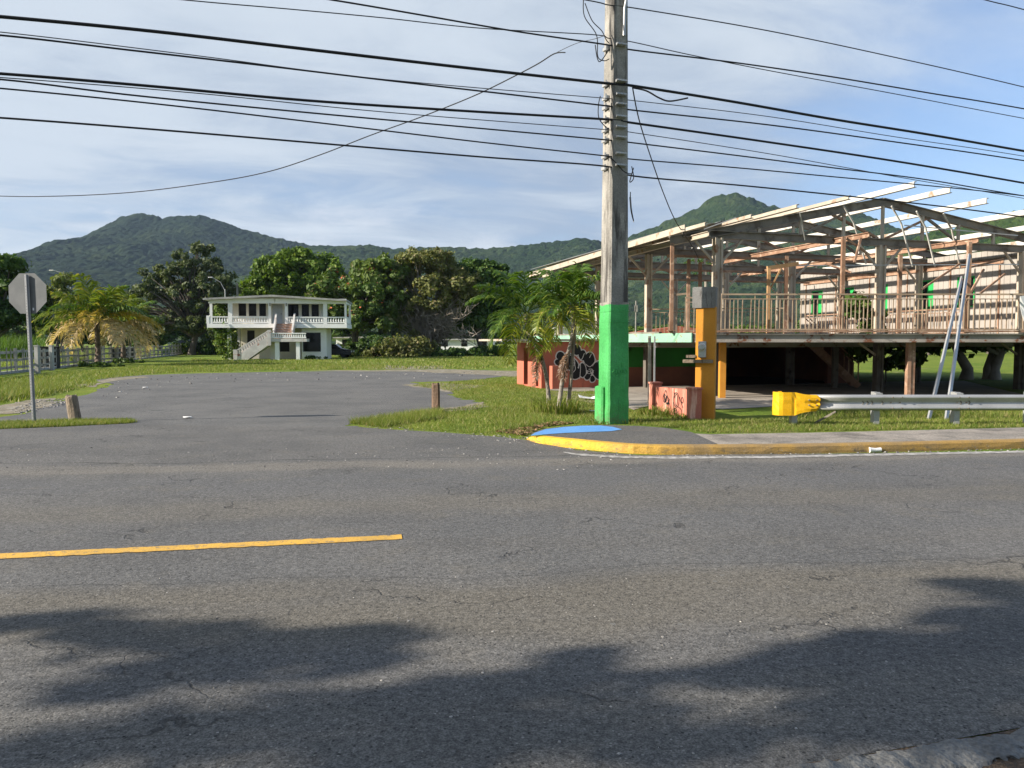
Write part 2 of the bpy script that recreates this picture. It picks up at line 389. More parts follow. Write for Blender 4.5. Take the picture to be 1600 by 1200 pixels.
# ------------------------------------------------------------------ ground
m, t, b = newmat('lawn'); p = t.pos(); mat_lawn = m
dist = t.vmath('LENGTH', p)
g = t.mix(t.ramp(t.noise(p, .12, 4), .35, .65), (.105, .170, .022), (.165, .215, .030))
g = t.mix(t.ramp(t.noise(p, .55, 5, .6), .42, .62, 0, .7), g, (.215, .245, .042))
g = t.mix(t.ramp(t.noise(p, 3.5, 5, .7), .45, .75, 0, .6), g, (.055, .098, .014))
g = t.mix(t.ramp(t.noise(p, 1.3, 5, .7), .60, .74, 0, .7), g, (.30, .25, .11))
dirt = t.ramp(t.noise(t.vmath('ADD', p, (31, 5, 0)), .33, 6, .65), .60, .70, 0, .8)
g = t.mix(dirt, g, (.25, .21, .13))
g = t.vmath('SCALE', g, sc=t.ramp(t.noise(p, 22, 4, .8), .25, .75, .55, 1.4))
t.put(b.inputs['Base Color'], g); b.inputs['Roughness'].default_value = .95; b.inputs['Specular IOR Level'].default_value = .1
t.put(b.inputs['Normal'], t.bump(t.noise(p, 9, 6, .75), .9, .08))
sheet('ground', [(-5000, -60), (5000, -60), (5000, 6000), (-5000, 6000)], mat_lawn, 0, world=True)

mat_dirt = M('bare_dirt', (.24, .20, .135), (.17, .15, .10), 1.5, stain=(.34, .31, .26), sscale=2.2, slo=.5, shi=.66, fine=.3, fscale=35, bump=.9, bscale=25, bdist=.03)
# car park asphalt
lot = [(-700, 640), (-200, 655), (0, 652), (40, 646), (95, 628), (150, 612), (178, 601), (150, 594), (165, 590), (230, 586), (330, 583), (470, 580.5), (620, 579), (760, 578.5),
       (812, 581), (790, 587), (760, 592), (700, 596), (640, 597), (660, 601), (735, 600), (752, 604), (700, 612), (715, 622), (750, 629), (752, 636), (700, 641), (650, 650), (560, 660), (545, 664), (560, 668),
       (600, 676), (900, 720), (1000, 800), (-1000, 800)]
# soften outline with small irregular steps
def ragged(pts, amp, n=6, seed=3):
    rg = np.random.default_rng(seed); out = []
    for i in range(len(pts)):
        a, b_ = Vector(pts[i]), Vector(pts[(i+1) % len(pts)])
        for k in range(n):
            q = a.lerp(b_, k/n); d = (b_-a); nrm = Vector((-d.y, d.x)).normalized() if d.length > 0 else Vector((0, 0))
            amt = amp*rg.normal() if k else 0
            out.append((q.x+nrm.x*amt, q.y+nrm.y*amt))
    return out
LOTW = [tuple(G(*q).xy) for q in lot]
LOTR = ragged(LOTW, .10, 6)
sheet('parking_lot', LOTR, mat_lot, .004, world=True)
sheet('dirt_patch', ragged([tuple(G(*q).xy) for q in [(628, 602), (690, 598), (742, 601), (752, 605), (700, 613), (668, 607)]], .12, 5), mat_dirt, .008, world=True)
sheet('dirt_patch', ragged([tuple(G(*q).xy) for q in [(690, 640), (755, 628), (762, 633), (745, 640), (700, 644)]], .06, 5), mat_dirt, .008, world=True)
sheet('dirt_verge', ragged([tuple(G(*q).xy) for q in [(-60, 651), (30, 646), (90, 629), (85, 622), (40, 626), (0, 634), (-60, 642)]], .10, 5), mat_dirt, .008, world=True)
sheet('dirt_edge', ragged([tuple(G(*q).xy) for q in [(480, 579.5), (700, 577), (818, 580), (818, 592), (760, 586), (640, 580.5)]], .25, 5), mat_dirt, .008, world=True)
sheet('dirt_verge', ragged([tuple(G(*q).xy) for q in [(118, 604), (172, 591), (240, 586.5), (170, 597), (150, 605)]], .15, 5), mat_dirt, .008, world=True)
sheet('dirt_patch', ragged([tuple(G(*q).xy) for q in [(858, 612), (905, 614), (935, 617), (950, 626), (925, 630), (890, 624), (862, 619)]], .07, 5), mat_dirt, .010, world=True)
sheet('dirt_patch', ragged([tuple(G(*q).xy) for q in [(520, 573), (600, 571), (690, 572), (700, 576), (620, 577), (530, 576)]], .3, 6), mat_dirt, .007, world=True)
# road
near = [(-60, 2.2), (-20, 1.9), (-6, 1.6), (0.2, 2.35), tuple(G(1250, 1200).xy), tuple(G(1430, 1168).xy), tuple(G(1610, 1137).xy), (6, 4.3), (20, 8.0), (60, 16)]
far = [(60, 18.0), (20, 13.0), tuple(G(1700, 704).xy), tuple(G(1300, 709.5).xy), tuple(G(1000, 712).xy), tuple(G(900, 704).xy), tuple(G(822, 688).xy), tuple(G(790, 684).xy), tuple(G(690, 676).xy), tuple(G(600, 671).xy), tuple(G(552, 667).xy),
       tuple(G(500, 668).xy), tuple(G(215, 664).xy), tuple(G(100, 668).xy), tuple(G(0, 672).xy), (-20, 13.0), (-60, 9.5)]
sheet('road', near+far, mat_road, .008, world=True)
def strip(name, a, b_, w, mat, z):
    a = Vector((*a, 0)); b_ = Vector((*b_, 0)); n = 120; rg = np.random.default_rng(5); d = (b_-a).normalized(); nn = Vector((-d.y, d.x, 0)); pts = []
    for s in (1, -1):
        for k in range(n+1):
            q = a.lerp(b_, (k if s > 0 else n-k)/n)+nn*s*(w/2+rg.normal(0, .006)); pts.append((q.x, q.y))
    return sheet(name, pts, mat, z, world=True)
A0, A1 = G(0, 871.5), G(628, 841); dd = (A1-A0).normalized()
strip('road_marking', tuple((A0-dd*3).xy), tuple(A1.xy), .155, mat_yline, .013)
wl = [(880, 707.5), (900, 711), (960, 715), (1050, 716.5), (1200, 715.5), (1400, 711), (1620, 706.5)]
up = [G(x, y-1.6 if x > 890 else y-.5) for x, y in wl]; dn = [G(x, y+1.6 if x > 890 else y+.5) for x, y in wl][::-1]
sheet('road_marking', [tuple(q.xy) for q in up+dn], mat_white_line, .013, world=True)
# kerb and pavement on the far side
kf = [(823, 686, .02), (826, 688.5, .07), (840, 693, .11), (870, 697.5, .125), (930, 704, .13), (1000, 709.5, .13), (1100, 710.5, .13), (1250, 709, .13), (1420, 705.5, .13), (1620, 700.5, .13), (1900, 694, .13)]
def catm(pts, n=6):
    out = []
    for i in range(len(pts)-1):
        p0, p1, p2, p3 = (Vector(pts[max(i-1, 0)]), Vector(pts[i]), Vector(pts[i+1]), Vector(pts[min(i+2, len(pts)-1)]))
        for k in range(n):
            u = k/n; out.append(.5*((2*p1)+(p2-p0)*u+(2*p0-5*p1+4*p2-p3)*u*u+(3*p1-p0-3*p2+p3)*u**3))
    out.append(Vector(pts[-1])); return out
KF = catm([(*G(x, y).xy, h) for x, y, h in kf], 8)
def kerb():
    mb = MB(); rg = np.random.default_rng(8); rings = []
    N = len(KF)
    for i, q in enumerate(KF):
        d = (KF[min(i+1, N-1)]-KF[max(i-1, 0)]); d.z = 0; d.normalize(); nn = Vector((-d.y, d.x, 0)); h = q.z; j = rg.normal(0, .004)
        prof = [(0+j, -.05), (0.005+j, h*.3), (.02+j+rg.normal(0, .004), h*.80), (.05+j, h*.97), (.16, h+.003), (.18, h-.05)]
        rings.append([Vector((q.x, q.y, 0))+nn*a+Vector((0, 0, z)) for a, z in prof])
    k = len(rings[0]); vs = [v for r in rings for v in r]
    for i in range(N-1):
        pass
    fs0 = []; 
    mb.v = [tuple(v) for v in vs]
    for i in range(N-1):
        mi = 0
        for c in range(k-1):
            mb.f.append((i*k+c, (i+1)*k+c, (i+1)*k+c+1, i*k+c+1)); mb.mi.append(mi); mb.sm.append(False)
    o = mb.build('kerb', mat_kerb); o['kind'] = 'structure'
kerb()
inner = []
N = len(KF)
for i, q in enumerate(KF):
    d = (KF[min(i+1, N-1)]-KF[max(i-1, 0)]); d.z = 0; d.normalize(); nn = Vector((-d.y, d.x, 0)); inner.append(Vector((q.x, q.y, 0))+nn*.155)
zc_ = .122
xsplit = G(1120, 694, zc_).x
backd = [(823, 683), (832, 676.5), (850, 670), (880, 666.5), (910, 664.8), (945, 664), (1000, 665.5), (1040, 668.5), (1080, 675)]
pv = [tuple(q.xy) for q in inner if q.x < xsplit]+[tuple(G(1120, 693, zc_).xy), tuple(G(1085, 677, zc_).xy)]+[tuple(G(x, y, zc_).xy) for x, y in backd[::-1]]
sheet('ramp_paving', pv, mat_pave, zc_, world=True)
cw = [tuple(G(1085, 677, zc_).xy), tuple(G(1120, 693, zc_).xy)]+[tuple(q.xy) for q in inner if q.x >= xsplit]+[tuple(G(x, y, zc_).xy) for x, y in [(1900, 661), (1620, 667), (1400, 672.5), (1250, 676), (1110, 678)]]
sheet('sidewalk', cw, mat_conc_walk, zc_-.004, world=True)
bl = [(829, 680.5), (836, 676), (853, 670.5), (882, 667), (910, 665.2), (938, 664.8), (958, 667), (972, 670.8), (955, 673.5), (915, 675), (880, 676.5), (850, 678.8)]
sheet('painted_ramp', [tuple(G(x, y, .128).xy) for x, y in bl], mat_blue, .128, world=True)
# broken concrete gutter at the near edge, dead leaves beyond it
mat_gutter = M('gutter_concrete', (.19, .185, .17), (.135, .13, .12), 5, stain=(.05, .05, .047), sscale=7, slo=.58, shi=.64, fine=.25, bump=.9, bscale=22, bdist=.03)
mat_litterdirt = M('leaf_dirt', (.085, .06, .04), (.15, .10, .06), 14, .4, .6, stain=(.04, .035, .025), sscale=30, fine=.4, fscale=80, bump=1, bscale=60, bdist=.03)
ga = [Vector((0.0, 2.30, 0)), G(1200, 1212), G(1330, 1188), G(1480, 1161), G(1620, 1136), Vector((4.2, 3.9, 0)), Vector((7, 4.9, 0))]
ga = catm(ga, 10); mb = MB(); rg = np.random.default_rng(4); V = []; K = 9
crackat = set(int(c) for c in rg.integers(3, len(ga)-2, 14))
for i, q in enumerate(ga):
    d = (ga[min(i+1, len(ga)-1)]-ga[max(i-1, 0)]).normalized(); nn = Vector((d.y, -d.x, 0))
    for c in range(K):
        u = c/(K-1); z = .022+.010*math.sin(math.pi*min(1, u*1.1))+rg.normal(0, .002)-(.007 if i in crackat else 0)+.003*math.sin(i*1.7)
        off = rg.normal(0, .02) if c in (0, K-1) else rg.normal(0, .006)
        V.append(q+nn*(u*.20+off)+Vector((0, 0, z if 0 < c < K-1 else .002)))
mb.add(V, [(i*K+c, (i+1)*K+c, (i+1)*K+c+1, i*K+c+1) for i in range(len(ga)-1) for c in range(K-1)])
o = mb.build('gutter', mat_gutter); o['kind'] = 'structure'
sheet('verge_dirt', [(0, 2.2)]+[tuple((q).xy) for q in ga[1:]]+[(7, -8), (0, -8)], mat_litterdirt, .0115, world=True)

# ------------------------------------------------------------------ grass
gm = leafmat('grass_blades', (.090, .145, .020), (.235, .275, .050), (.36, .31, .13), .20, trans=.35, cscale=.8)
def inside(pts, poly):
    x, y = pts[:, 0], pts[:, 1]; c = np.zeros(len(pts), bool); n = len(poly)
    for i in range(n):
        (x1, y1), (x2, y2) = poly[i], poly[(i+1) % n]
        if y1 == y2: continue
        k = ((y1 > y) != (y2 > y)) & (x < (x2-x1)*(y-y1)/(y2-y1)+x1); c ^= k
    return c
def blades(poly, n, h, w, seed, avoid=(), z=0.0, clump=.5, lean=.5):
    rg = np.random.default_rng(seed); poly = np.array(poly); lo, hi = poly.min(0), poly.max(0); out = []
    need = n; tot = 0
    while need > 0 and tot < 30:
        q = lo+(hi-lo)*rg.random((n*2, 2)); q = q[inside(q, poly)]
        for a in avoid: q = q[~inside(q, a)]
        # clumps
        f = np.sin(q[:, 0]*3.1+1.3*np.sin(q[:, 1]*2.3))*np.sin(q[:, 1]*3.7+1.7*np.sin(q[:, 0]*1.9))
        q = q[rg.random(len(q)) < (1-clump)+clump*(f*.5+.5)]
        out.append(q[:need]); need -= len(out[-1]); tot += 1
    q = np.vstack(out); n = len(q); a = rg.random(n)*6.28; hh = h*(.45+.9*rg.random(n)**1.5)
    B = np.stack([np.cos(a), np.sin(a), np.zeros(n)], 1); L = rg.normal(0, lean, (n, 2))*hh[:, None]
    base = np.stack([q[:, 0], q[:, 1], np.full(n, z-.01)], 1)
    tip = base+np.stack([L[:, 0], L[:, 1], hh], 1); ww = (w*(.6+.8*rg.random(n)))[:, None]
    V = np.empty((n, 3, 3)); V[:, 0] = base-B*ww/2; V[:, 1] = base+B*ww/2; V[:, 2] = tip
    return V.reshape(-1, 3)
GR = []
PW = lambda pts, z=0: [tuple(G(x, y, z).xy) for x, y in pts]
LOTA = np.array(LOTW)
wedge = PW([(545, 662), (600, 652), (680, 643), (760, 632), (755, 628), (715, 622), (705, 612), (752, 604), (815, 597), (820, 604), (870, 612), (940, 612), (960, 640), (945, 662.5), (905, 662), (850, 667), (825, 678), (820, 682), (780, 681), (690, 674), (600, 669)])
GR.append(blades(wedge, 52000, .075, .012, 1))
GR.append(blades(PW([(545, 662), (640, 648), (690, 643), (690, 655), (600, 668)]), 9000, .14, .012, 2))
GR.append(blades(PW([(760, 640), (830, 630), (850, 640), (850, 664), (780, 672)]), 6000, .12, .012, 12))
GR.append(blades(PW([(983, 664), (985, 645), (1030, 640), (1035, 655), (1090, 657), (1130, 657), (1240, 655), (1620, 650), (1640, 667), (1400, 672), (1250, 675), (1110, 677), (1085, 674), (1050, 667.5), (1000, 664.5)]), 40000, .07, .013, 3))
GR.append(blades(PW([(1230, 655), (1260, 640), (1420, 630), (1640, 630), (1640, 655)]), 26000, .17, .014, 4))
GR.append(blades(PW([(-40, 672), (0, 671), (100, 667), (200, 662), (215, 660), (200, 657), (100, 658), (0, 661), (-40, 662)]), 15000, .085, .012, 5, clump=.2))
GR.append(blades(PW([(-60, 640), (0, 632), (60, 624), (110, 612), (150, 602), (150, 594), (230, 585), (300, 582), (420, 579), (600, 577), (600, 570), (300, 566), (230, 572), (100, 582), (0, 592), (-60, 598)]), 42000, .13, .03, 6))
GR.append(blades(PW([(-60, 635), (0, 628), (70, 618), (110, 608), (60, 600), (0, 604), (-60, 610)]), 12000, .26, .02, 7))
GR.append(blades(PW([(300, 578), (820, 576), (820, 558), (560, 556), (540, 562), (340, 563), (300, 560)]), 26000, .13, .06, 8))
GR.append(blades(PW([(640, 603), (700, 598), (815, 588), (815, 596), (755, 603), (710, 612)]), 7000, .09, .016, 9))
V = np.vstack(GR); npmesh('grass', V, np.arange(len(V)).reshape(-1, 3), gm)['kind'] = 'stuff'
# pebbles and crumbs of asphalt along the edges
def pebbles(name, poly, n, smin, smax, mat, seed, z=.008):
    rg = np.random.default_rng(seed); poly = np.array(poly); lo, hi = poly.min(0), poly.max(0)
    q = lo+(hi-lo)*rg.random((n*6, 2)); q = q[inside(q, poly)][:n]; n = len(q); s = (smin+(smax-smin)*rg.random(n)**2.5)
    o8 = np.array([(-1, -1, 0), (1, -1, 0), (1, 1, 0), (-1, 1, 0), (-.6, -.6, 1), (.6, -.6, 1), (.6, .6, 1), (-.6, .6, 1)])*.5
    V = o8[None]*s[:, None, None]*(1+rg.normal(0, .25, (n, 8, 3))); a = rg.random(n)*6.28
    X = V[..., 0]*np.cos(a)[:, None]-V[..., 1]*np.sin(a)[:, None]; Y = V[..., 0]*np.sin(a)[:, None]+V[..., 1]*np.cos(a)[:, None]
    V = np.stack([X+q[:, :1], Y+q[:, 1:], V[..., 2]*.7+z-.002], -1).reshape(-1, 3)
    fq = np.array([(4, 5, 6, 7), (0, 1, 5, 4), (1, 2, 6, 5), (2, 3, 7, 6), (3, 0, 4, 7)])
    Fc = (fq[None]+np.arange(n)[:, None, None]*8).reshape(-1, 4)
    o = npmesh(name, V, Fc, mat); o['kind'] = 'stuff'; return o
mat_peb = M('pebble', (.30, .28, .25), (.16, .15, .14), 30, fine=.3, fscale=20, isl=.5, bump=0)
pebbles('gravel', PW([(15, 640), (60, 626), (110, 622), (100, 634), (30, 648)]), 420, .015, .06, mat_peb, 1)
pebbles('gravel', PW([(560, 664), (700, 674), (825, 684), (840, 695), (1000, 712), (1600, 702), (1600, 706), (1000, 716), (800, 694), (600, 673)]), 900, .008, .035, mat_peb, 2)
pebbles('gravel', PW([(-100, 900), (1700, 900), (1700, 1200), (-100, 1200)]), 700, .004, .016, mat_peb, 3)
pebbles('gravel', PW([(-100, 700), (1000, 700), (1000, 735), (-100, 735)]), 600, .008, .03, mat_peb, 4)
pebbles('gravel', PW([(140, 605), (210, 588), (320, 584), (700, 580), (820, 583), (700, 590), (300, 600), (160, 630)]), 260, .03, .10, mat_peb, 6)
mat_dryleaf = M('dry_leaf', (.16, .085, .04), (.25, .16, .08), 20, isl=.5, bump=0)
def dryleaves(poly, n, s, seed):
    rg = np.random.default_rng(seed); poly = np.array(poly); lo, hi = poly.min(0), poly.max(0); q = lo+(hi-lo)*rg.random((n*6, 2)); q = q[inside(q, poly)][:n]
    p = np.column_stack([q, .018+.01*rg.random(len(q))]); V, Fc = leaves(p, np.tile([[0, 0, 2.0]], (len(p), 1)), s, 1.6, rg, droop=0)
    V[:, 2] = np.maximum(V[:, 2], .013); npmesh('leaf_litter', V, Fc, mat_dryleaf)['kind'] = 'stuff'
dryleaves([(.9, 2.2), (2.1, 2.85), (3, 3.2), (3, 2), (1, 2)], 500, .05, 1)
dryleaves(PW([(770, 676), (830, 668), (860, 660), (900, 662), (850, 668), (822, 682)]), 500, .05, 2)
# ------------------------------------------------------------------ hills
def hillmat(name, c1, c2, c3):
    m, t, b = newmat(name); p = t.pos()
    v = t.sep(t.voro(p, .11, 'F1', 1))[0]
    col = t.mix(v, c1, c2); col = t.mix(t.ramp(t.noise(p, .012, 5), .42, .62), col, t.mix(v, c2, c3))
    t.put(b.inputs['Base Color'], col); b.inputs['Roughness'].default_value = .9; b.inputs['Specular IOR Level'].default_value = .1
    t.put(b.inputs['Normal'], t.bump(t.noise(p, .35, 5, .7), 1.0, 3.0)); return m
def vnoise(X, Y, s, seed):
    rg = np.random.default_rng(seed); T = rg.random((256, 256)); x = X/s; y = Y/s; xi = np.floor(x).astype(int); yi = np.floor(y).astype(int)
    u = x-xi; v = y-yi; u = u*u*(3-2*u); v = v*v*(3-2*v); g = lambda a, b_: T[a % 256, b_ % 256]
    return (g(xi, yi)*(1-u)+g(xi+1, yi)*u)*(1-v)+(g(xi, yi+1)*(1-u)+g(xi+1, yi+1)*u)*v
def cells(X, Y, s, seed):
    rg = np.random.default_rng(seed); J = rg.random((256, 256, 3)); x = X/s; y = Y/s; xi = np.floor(x).astype(int); yi = np.floor(y).astype(int); best = np.full(X.shape, -9.)
    for a in (-1, 0, 1):
        for b_ in (-1, 0, 1):
            j = J[(xi+a) % 256, (yi+b_) % 256]; d2 = (xi+a+j[..., 0]-x)**2+(yi+b_+j[..., 1]-y)**2
            best = np.maximum(best, (1-1.6*d2)*(.55+.7*j[..., 2]))
    return np.maximum(best, -.2)
def hill(name, prof, Yr, Yb, mat, step, amp, cell, seed, spur=.12, rows=None):
    prof = sorted(prof); px = np.array([p[0] for p in prof], float); py = np.array([p[1] for p in prof], float)
    x0, x1 = px[0]*1.0, px[-1]; n = int((x1-x0)/1200*Yr/step); cols = np.linspace(x0, x1, n)
    zr = np.maximum(0, H+(534-np.interp(cols, px, py))*Yr/1200.0)-amp*.4
    m = int((Yr-Yb)/step*.75); back = 14; T = np.concatenate([np.linspace(0, 1, m), 1+np.arange(1, back+1)*.02])
    Xc = (cols-800)/1200*Yr; X, TT = np.meshgrid(Xc, T); Y = Yb+TT*(Yr-Yb)
    ss = np.where(TT <= 1, np.minimum(TT, 1)**1.25, 1-(TT-1)*1.5)
    Z = zr[None]*ss
    sp = vnoise(X+.35*Y, Y*.35, 170, seed)*.6+vnoise(X, Y, 60, seed+1)*.4
    Z = Z*(1-spur*2.2*sp*np.clip(1-TT, 0, 1)**.5*np.clip(TT*4, 0, 1))
    Xd = X+cell*1.2*vnoise(X, Y, cell*2.2, seed+5); Yd_ = Y+cell*1.2*vnoise(Y, X, cell*2.0, seed+6)
    Z += amp*(.35+1.1*vnoise(X, Y, cell*7, seed+7))*cells(Xd, Yd_, cell, seed+2)+amp*.45*cells(X, Y, cell*.5, seed+8)+amp*.9*(vnoise(X, Y, cell*4, seed+3)-.5)-2.0*(1-np.clip(TT*6, 0, 1))
    V = np.stack([X, Y, Z], -1).reshape(-1, 3); w = len(cols); i = np.arange((len(T)-1)*(w-1)); r = i//(w-1); c = i % (w-1); a = r*w+c
    o = npmesh(name, V, np.stack([a, a+1, a+w+1, a+w], 1), mat, smooth=False); o['kind'] = 'structure'; return o
hm1 = hillmat('hill_forest_far', (.007, .018, .009), (.015, .031, .012), (.034, .050, .018))
hm2 = hillmat('hill_forest', (.010, .025, .009), (.022, .044, .014), (.048, .068, .024))
hm3 = hillmat('hill_forest_near', (.020, .046, .010), (.044, .078, .016), (.085, .115, .030))
hill('hill', [(-420, 470), (-200, 452), (-60, 436), (40, 418), (62, 407), (100, 391), (140, 372), (165, 360), (190, 345), (215, 338), (235, 338.5), (260, 343), (290, 340), (320, 339), (345, 346), (370, 356), (400, 365), (430, 373), (465, 381), (500, 388), (560, 400), (640, 420), (760, 450), (900, 500)], 1900, 700, hm1, 4.6, 5.0, 13, 1)
hill('hill', [(380, 500), (440, 420), (490, 388), (520, 385), (580, 386), (620, 393), (660, 390), (700, 388), (740, 391), (800, 389), (840, 383), (880, 379), (905, 375), (940, 380), (965, 385), (1000, 395), (1060, 420), (1120, 470), (1180, 520)], 1500, 560, hm2, 4.2, 4.4, 12, 21)
hill('hill', [(880, 480), (940, 405), (985, 372), (1010, 362), (1050, 344), (1085, 329), (1110, 313), (1135, 307), (1160, 311), (1190, 322), (1225, 334), (1245, 342), (1280, 347), (1300, 340), (1325, 335), (1345, 338), (1365, 346), (1400, 362), (1450, 372), (1500, 392), (1600, 430), (1700, 480)], 1350, 420, hm2, 4.0, 4.2, 11, 31)
hill('hill', [(1270, 520), (1330, 430), (1400, 382), (1440, 368), (1490, 358), (1530, 350), (1565, 340), (1600, 330), (1700, 318), (1900, 330), (2100, 400)], 620, 200, hm3, 2.6, 2.4, 7, 41)

# ------------------------------------------------------------------ foliage materials
lm_grey = leafmat('leaf_greygreen', (.040, .062, .020), (.145, .175, .075), (.22, .23, .13), .10)
lm_bright = leafmat('leaf_bright', (.042, .092, .008), (.155, .235, .024), (.22, .27, .05), .10)
lm_tulip = leafmat('leaf_tulip', (.048, .098, .018), (.155, .205, .042), (.19, .18, .07), .06)
lm_olive = leafmat('leaf_olive', (.075, .090, .022), (.215, .220, .064), (.25, .21, .10), .12)
lm_dark = leafmat('leaf_dark', (.022, .058, .011), (.078, .138, .025), (.14, .20, .04), .12)
lm_mid = leafmat('leaf_mid', (.030, .070, .012), (.096, .150, .028), (.15, .19, .05), .10)
lm_yel = leafmat('leaf_bamboo', (.075, .112, .016), (.20, .23, .045), (.26, .26, .09), .15)
lm_reed = leafmat('leaf_reed', (.060, .140, .014), (.17, .28, .04), (.24, .30, .08), .12, trans=.4)
lm_vine = leafmat('leaf_vine', (.040, .095, .012), (.16, .23, .034), (.22, .25, .06), .12)
mat_flower = M('orange_flower', (.46, .12, .05), (.36, .09, .04), 3, isl=.3, bump=0, fine=0)
bark = M('bark', (.085, .070, .055), (.13, .11, .09), 3, stain=(.04, .033, .026), sscale=6, stretch=(1, 1, .2), bump=.9, bscale=14, bdist=.03)
bark_pale = M('bark_pale', (.30, .255, .21), (.22, .19, .155), 3, bump=.6, bscale=20)

# ------------------------------------------------------------------ trees beyond the lawn
tree('feathery_tree', 'tall grey-green feathery tree rising above the far end of the plank fence', 'tree', (-40, 96, 0),
     [((-3.5, 0, 7), (6.0, 4.5, 4.0)), ((.5, 0, 10.0), (3.6, 3.2, 2.6)), ((3.4, 0, 6.5), (3.2, 4, 3.6)), ((1.6, 0, 13.0), (1.3, 1.3, .9)), ((-1.8, 0, 12.4), (1.1, 1.2, .6)), ((4.4, 0, 9.6), (1.3, 1.5, 1.2)), ((-7.5, 0, 5.4), (2.2, 2.5, 1.9)), ((-2.5, -1, 3.6), (4.6, 3.0, 1.8)), ((3.2, -1, 3.8), (2.6, 3.0, 2.0))], lm_grey, bark, .40, leaf=.26, nblob=240, per=110, blobr=(.35, .85), seed=3, inner=.3)
tree('round_tree', 'bright green round-crowned tree standing behind the white house', 'tree', (-29, 104, 0),
     [((-.5, 0, 9.2), (6.0, 5, 4.4)), ((-3.5, 0, 11.6), (2.4, 2.8, 1.9)), ((3.4, 0, 10.6), (3.2, 3.2, 2.8)), ((-6.0, 0, 8.0), (1.6, 2.4, 2.2)), ((.4, 0, 12.8), (2.4, 2.4, 1.3))], lm_bright, bark, .5, leaf=.32, nblob=170, per=230, blobr=(.5, 1.15), seed=5)
tree('flame_tree', 'spreading tree with orange flowers just right of the white house', 'tree', (-18.3, 88, 0),
     [((1.0, 0, 6.4), (5.6, 5, 3.9)), ((3.6, 0, 9.2), (3.0, 3, 2.5)), ((-2.6, -1, 4.6), (2.8, 3, 2.0)), ((2.0, -2.5, 4.4), (3.6, 2.4, 2.2))], lm_tulip, bark, .42, leaf=.34, nblob=180, per=150, blobr=(.45, 1.05), seed=7, flowers=(mat_flower, 130), ntrunk=2)
tree('dry_tree', 'broad olive-brown tree with a thicket of bare branches low on its right', 'tree', (-9.9, 90, 0),
     [((-.2, 0, 7.4), (6.0, 5, 4.6)), ((.2, 0, 10.4), (3.8, 3.4, 2.0)), ((-3.8, 0, 5.2), (3.2, 3.4, 2.8)), ((3.6, 0, 7.2), (3.2, 3.4, 3.2)), ((-3.0, -2, 3.0), (2.6, 2.0, 1.8))], lm_olive, bark_pale, .36, leaf=.24, nblob=220, per=140, blobr=(.4, 1.0), seed=9, ntrunk=5, bare=85, barkb=bark_pale)
tree('dark_tree', 'dark dense tree between the olive-brown tree and the green palms', 'tree', (-3.6, 93, 0),
     [((0, 0, 7.6), (3.9, 3.6, 3.9)), ((-.9, 0, 9.6), (2.4, 2.5, 1.7)), ((1.6, 0, 5.6), (3.0, 3.0, 2.8)), ((-1.0, -1, 4.6), (3.0, 2.6, 2.0))], lm_dark, bark, .42, leaf=.3, nblob=150, per=220, blobr=(.5, 1.1), seed=12, ntrunk=2)
tree('leafy_tree', 'dark leafy tree at the left edge behind the octagonal sign', 'tree', (-41.5, 62, 0),
     [((0, 0, 5.2), (2.6, 2.6, 2.8)), ((1.0, 0, 7.4), (1.4, 1.5, .9)), ((-1.5, 0, 3.4), (3.2, 2.6, 2.0)), ((2.4, 0, 3.0), (2.2, 2.0, 1.6))], lm_dark, bark, .3, leaf=.26, nblob=70, per=220, blobr=(.5, 1.0), seed=14)
tree('bamboo_clump', 'yellow-green bamboo-like clump behind the palm with dying fronds', 'bamboo', (-49.5, 84, 0),
     [((0, 0, 4.2), (3.4, 2.5, 3.2)), ((-2.2, 0, 6.4), (1.8, 1.6, 1.5)), ((2.6, 0, 5.4), (2.0, 1.8, 1.4)), ((.6, 0, 8.0), (1.1, 1.2, 1.0))], lm_yel, bark, .12, leaf=.26, nblob=90, per=170, blobr=(.5, 1.0), seed=15, ntrunk=5)
# trees of the far wood, one by one, four kinds
KINDS = [('shade_tree', lm_mid), ('shade_tree', lm_dark), ('shade_tree', lm_grey), ('shade_tree', lm_bright)]
protos = []
for k, (nm, lm) in enumerate(KINDS):
    pr = tree(nm, 'shade tree of the far wood', 'tree', (0, 0, 0), [((0, 0, 6.2), (5.2, 5, 3.4)), ((-2.2, 0, 8.0), (3, 3, 2)), ((2.4, .5, 7.4), (3, 3, 2)), ((0, 0, 3.6), (4.4, 4, 2.2))], lm, bark, .35, leaf=.5, nblob=90, per=150, blobr=(.6, 1.35), seed=30+k, group='shade trees of the far wood')
    protos.append(pr)
used = [False]*4
def place_tree(x, y, s, sz, k, rz):
    pr = protos[k]
    if not used[k]: used[k] = True; o = pr
    else:
        o = pr.copy(); COL.objects.link(o)
        for ch in pr.children:
            c = ch.copy(); COL.objects.link(c); c.parent = o
    o.location = (x, y, 0); o.scale = (s, s, s*sz); o.rotation_euler = (0, 0, rz); o['label'] = KLAB[k].replace('in the wood behind the lawn', 'rising behind the derelict restaurant') if x > .14*y else KLAB[k]
    return o
KLAB = ['mid-green tree in the wood behind the lawn', 'dark green tree in the wood behind the lawn', 'greyish green tree in the wood behind the lawn', 'yellow-green tree in the wood behind the lawn']
rg = np.random.default_rng(77)
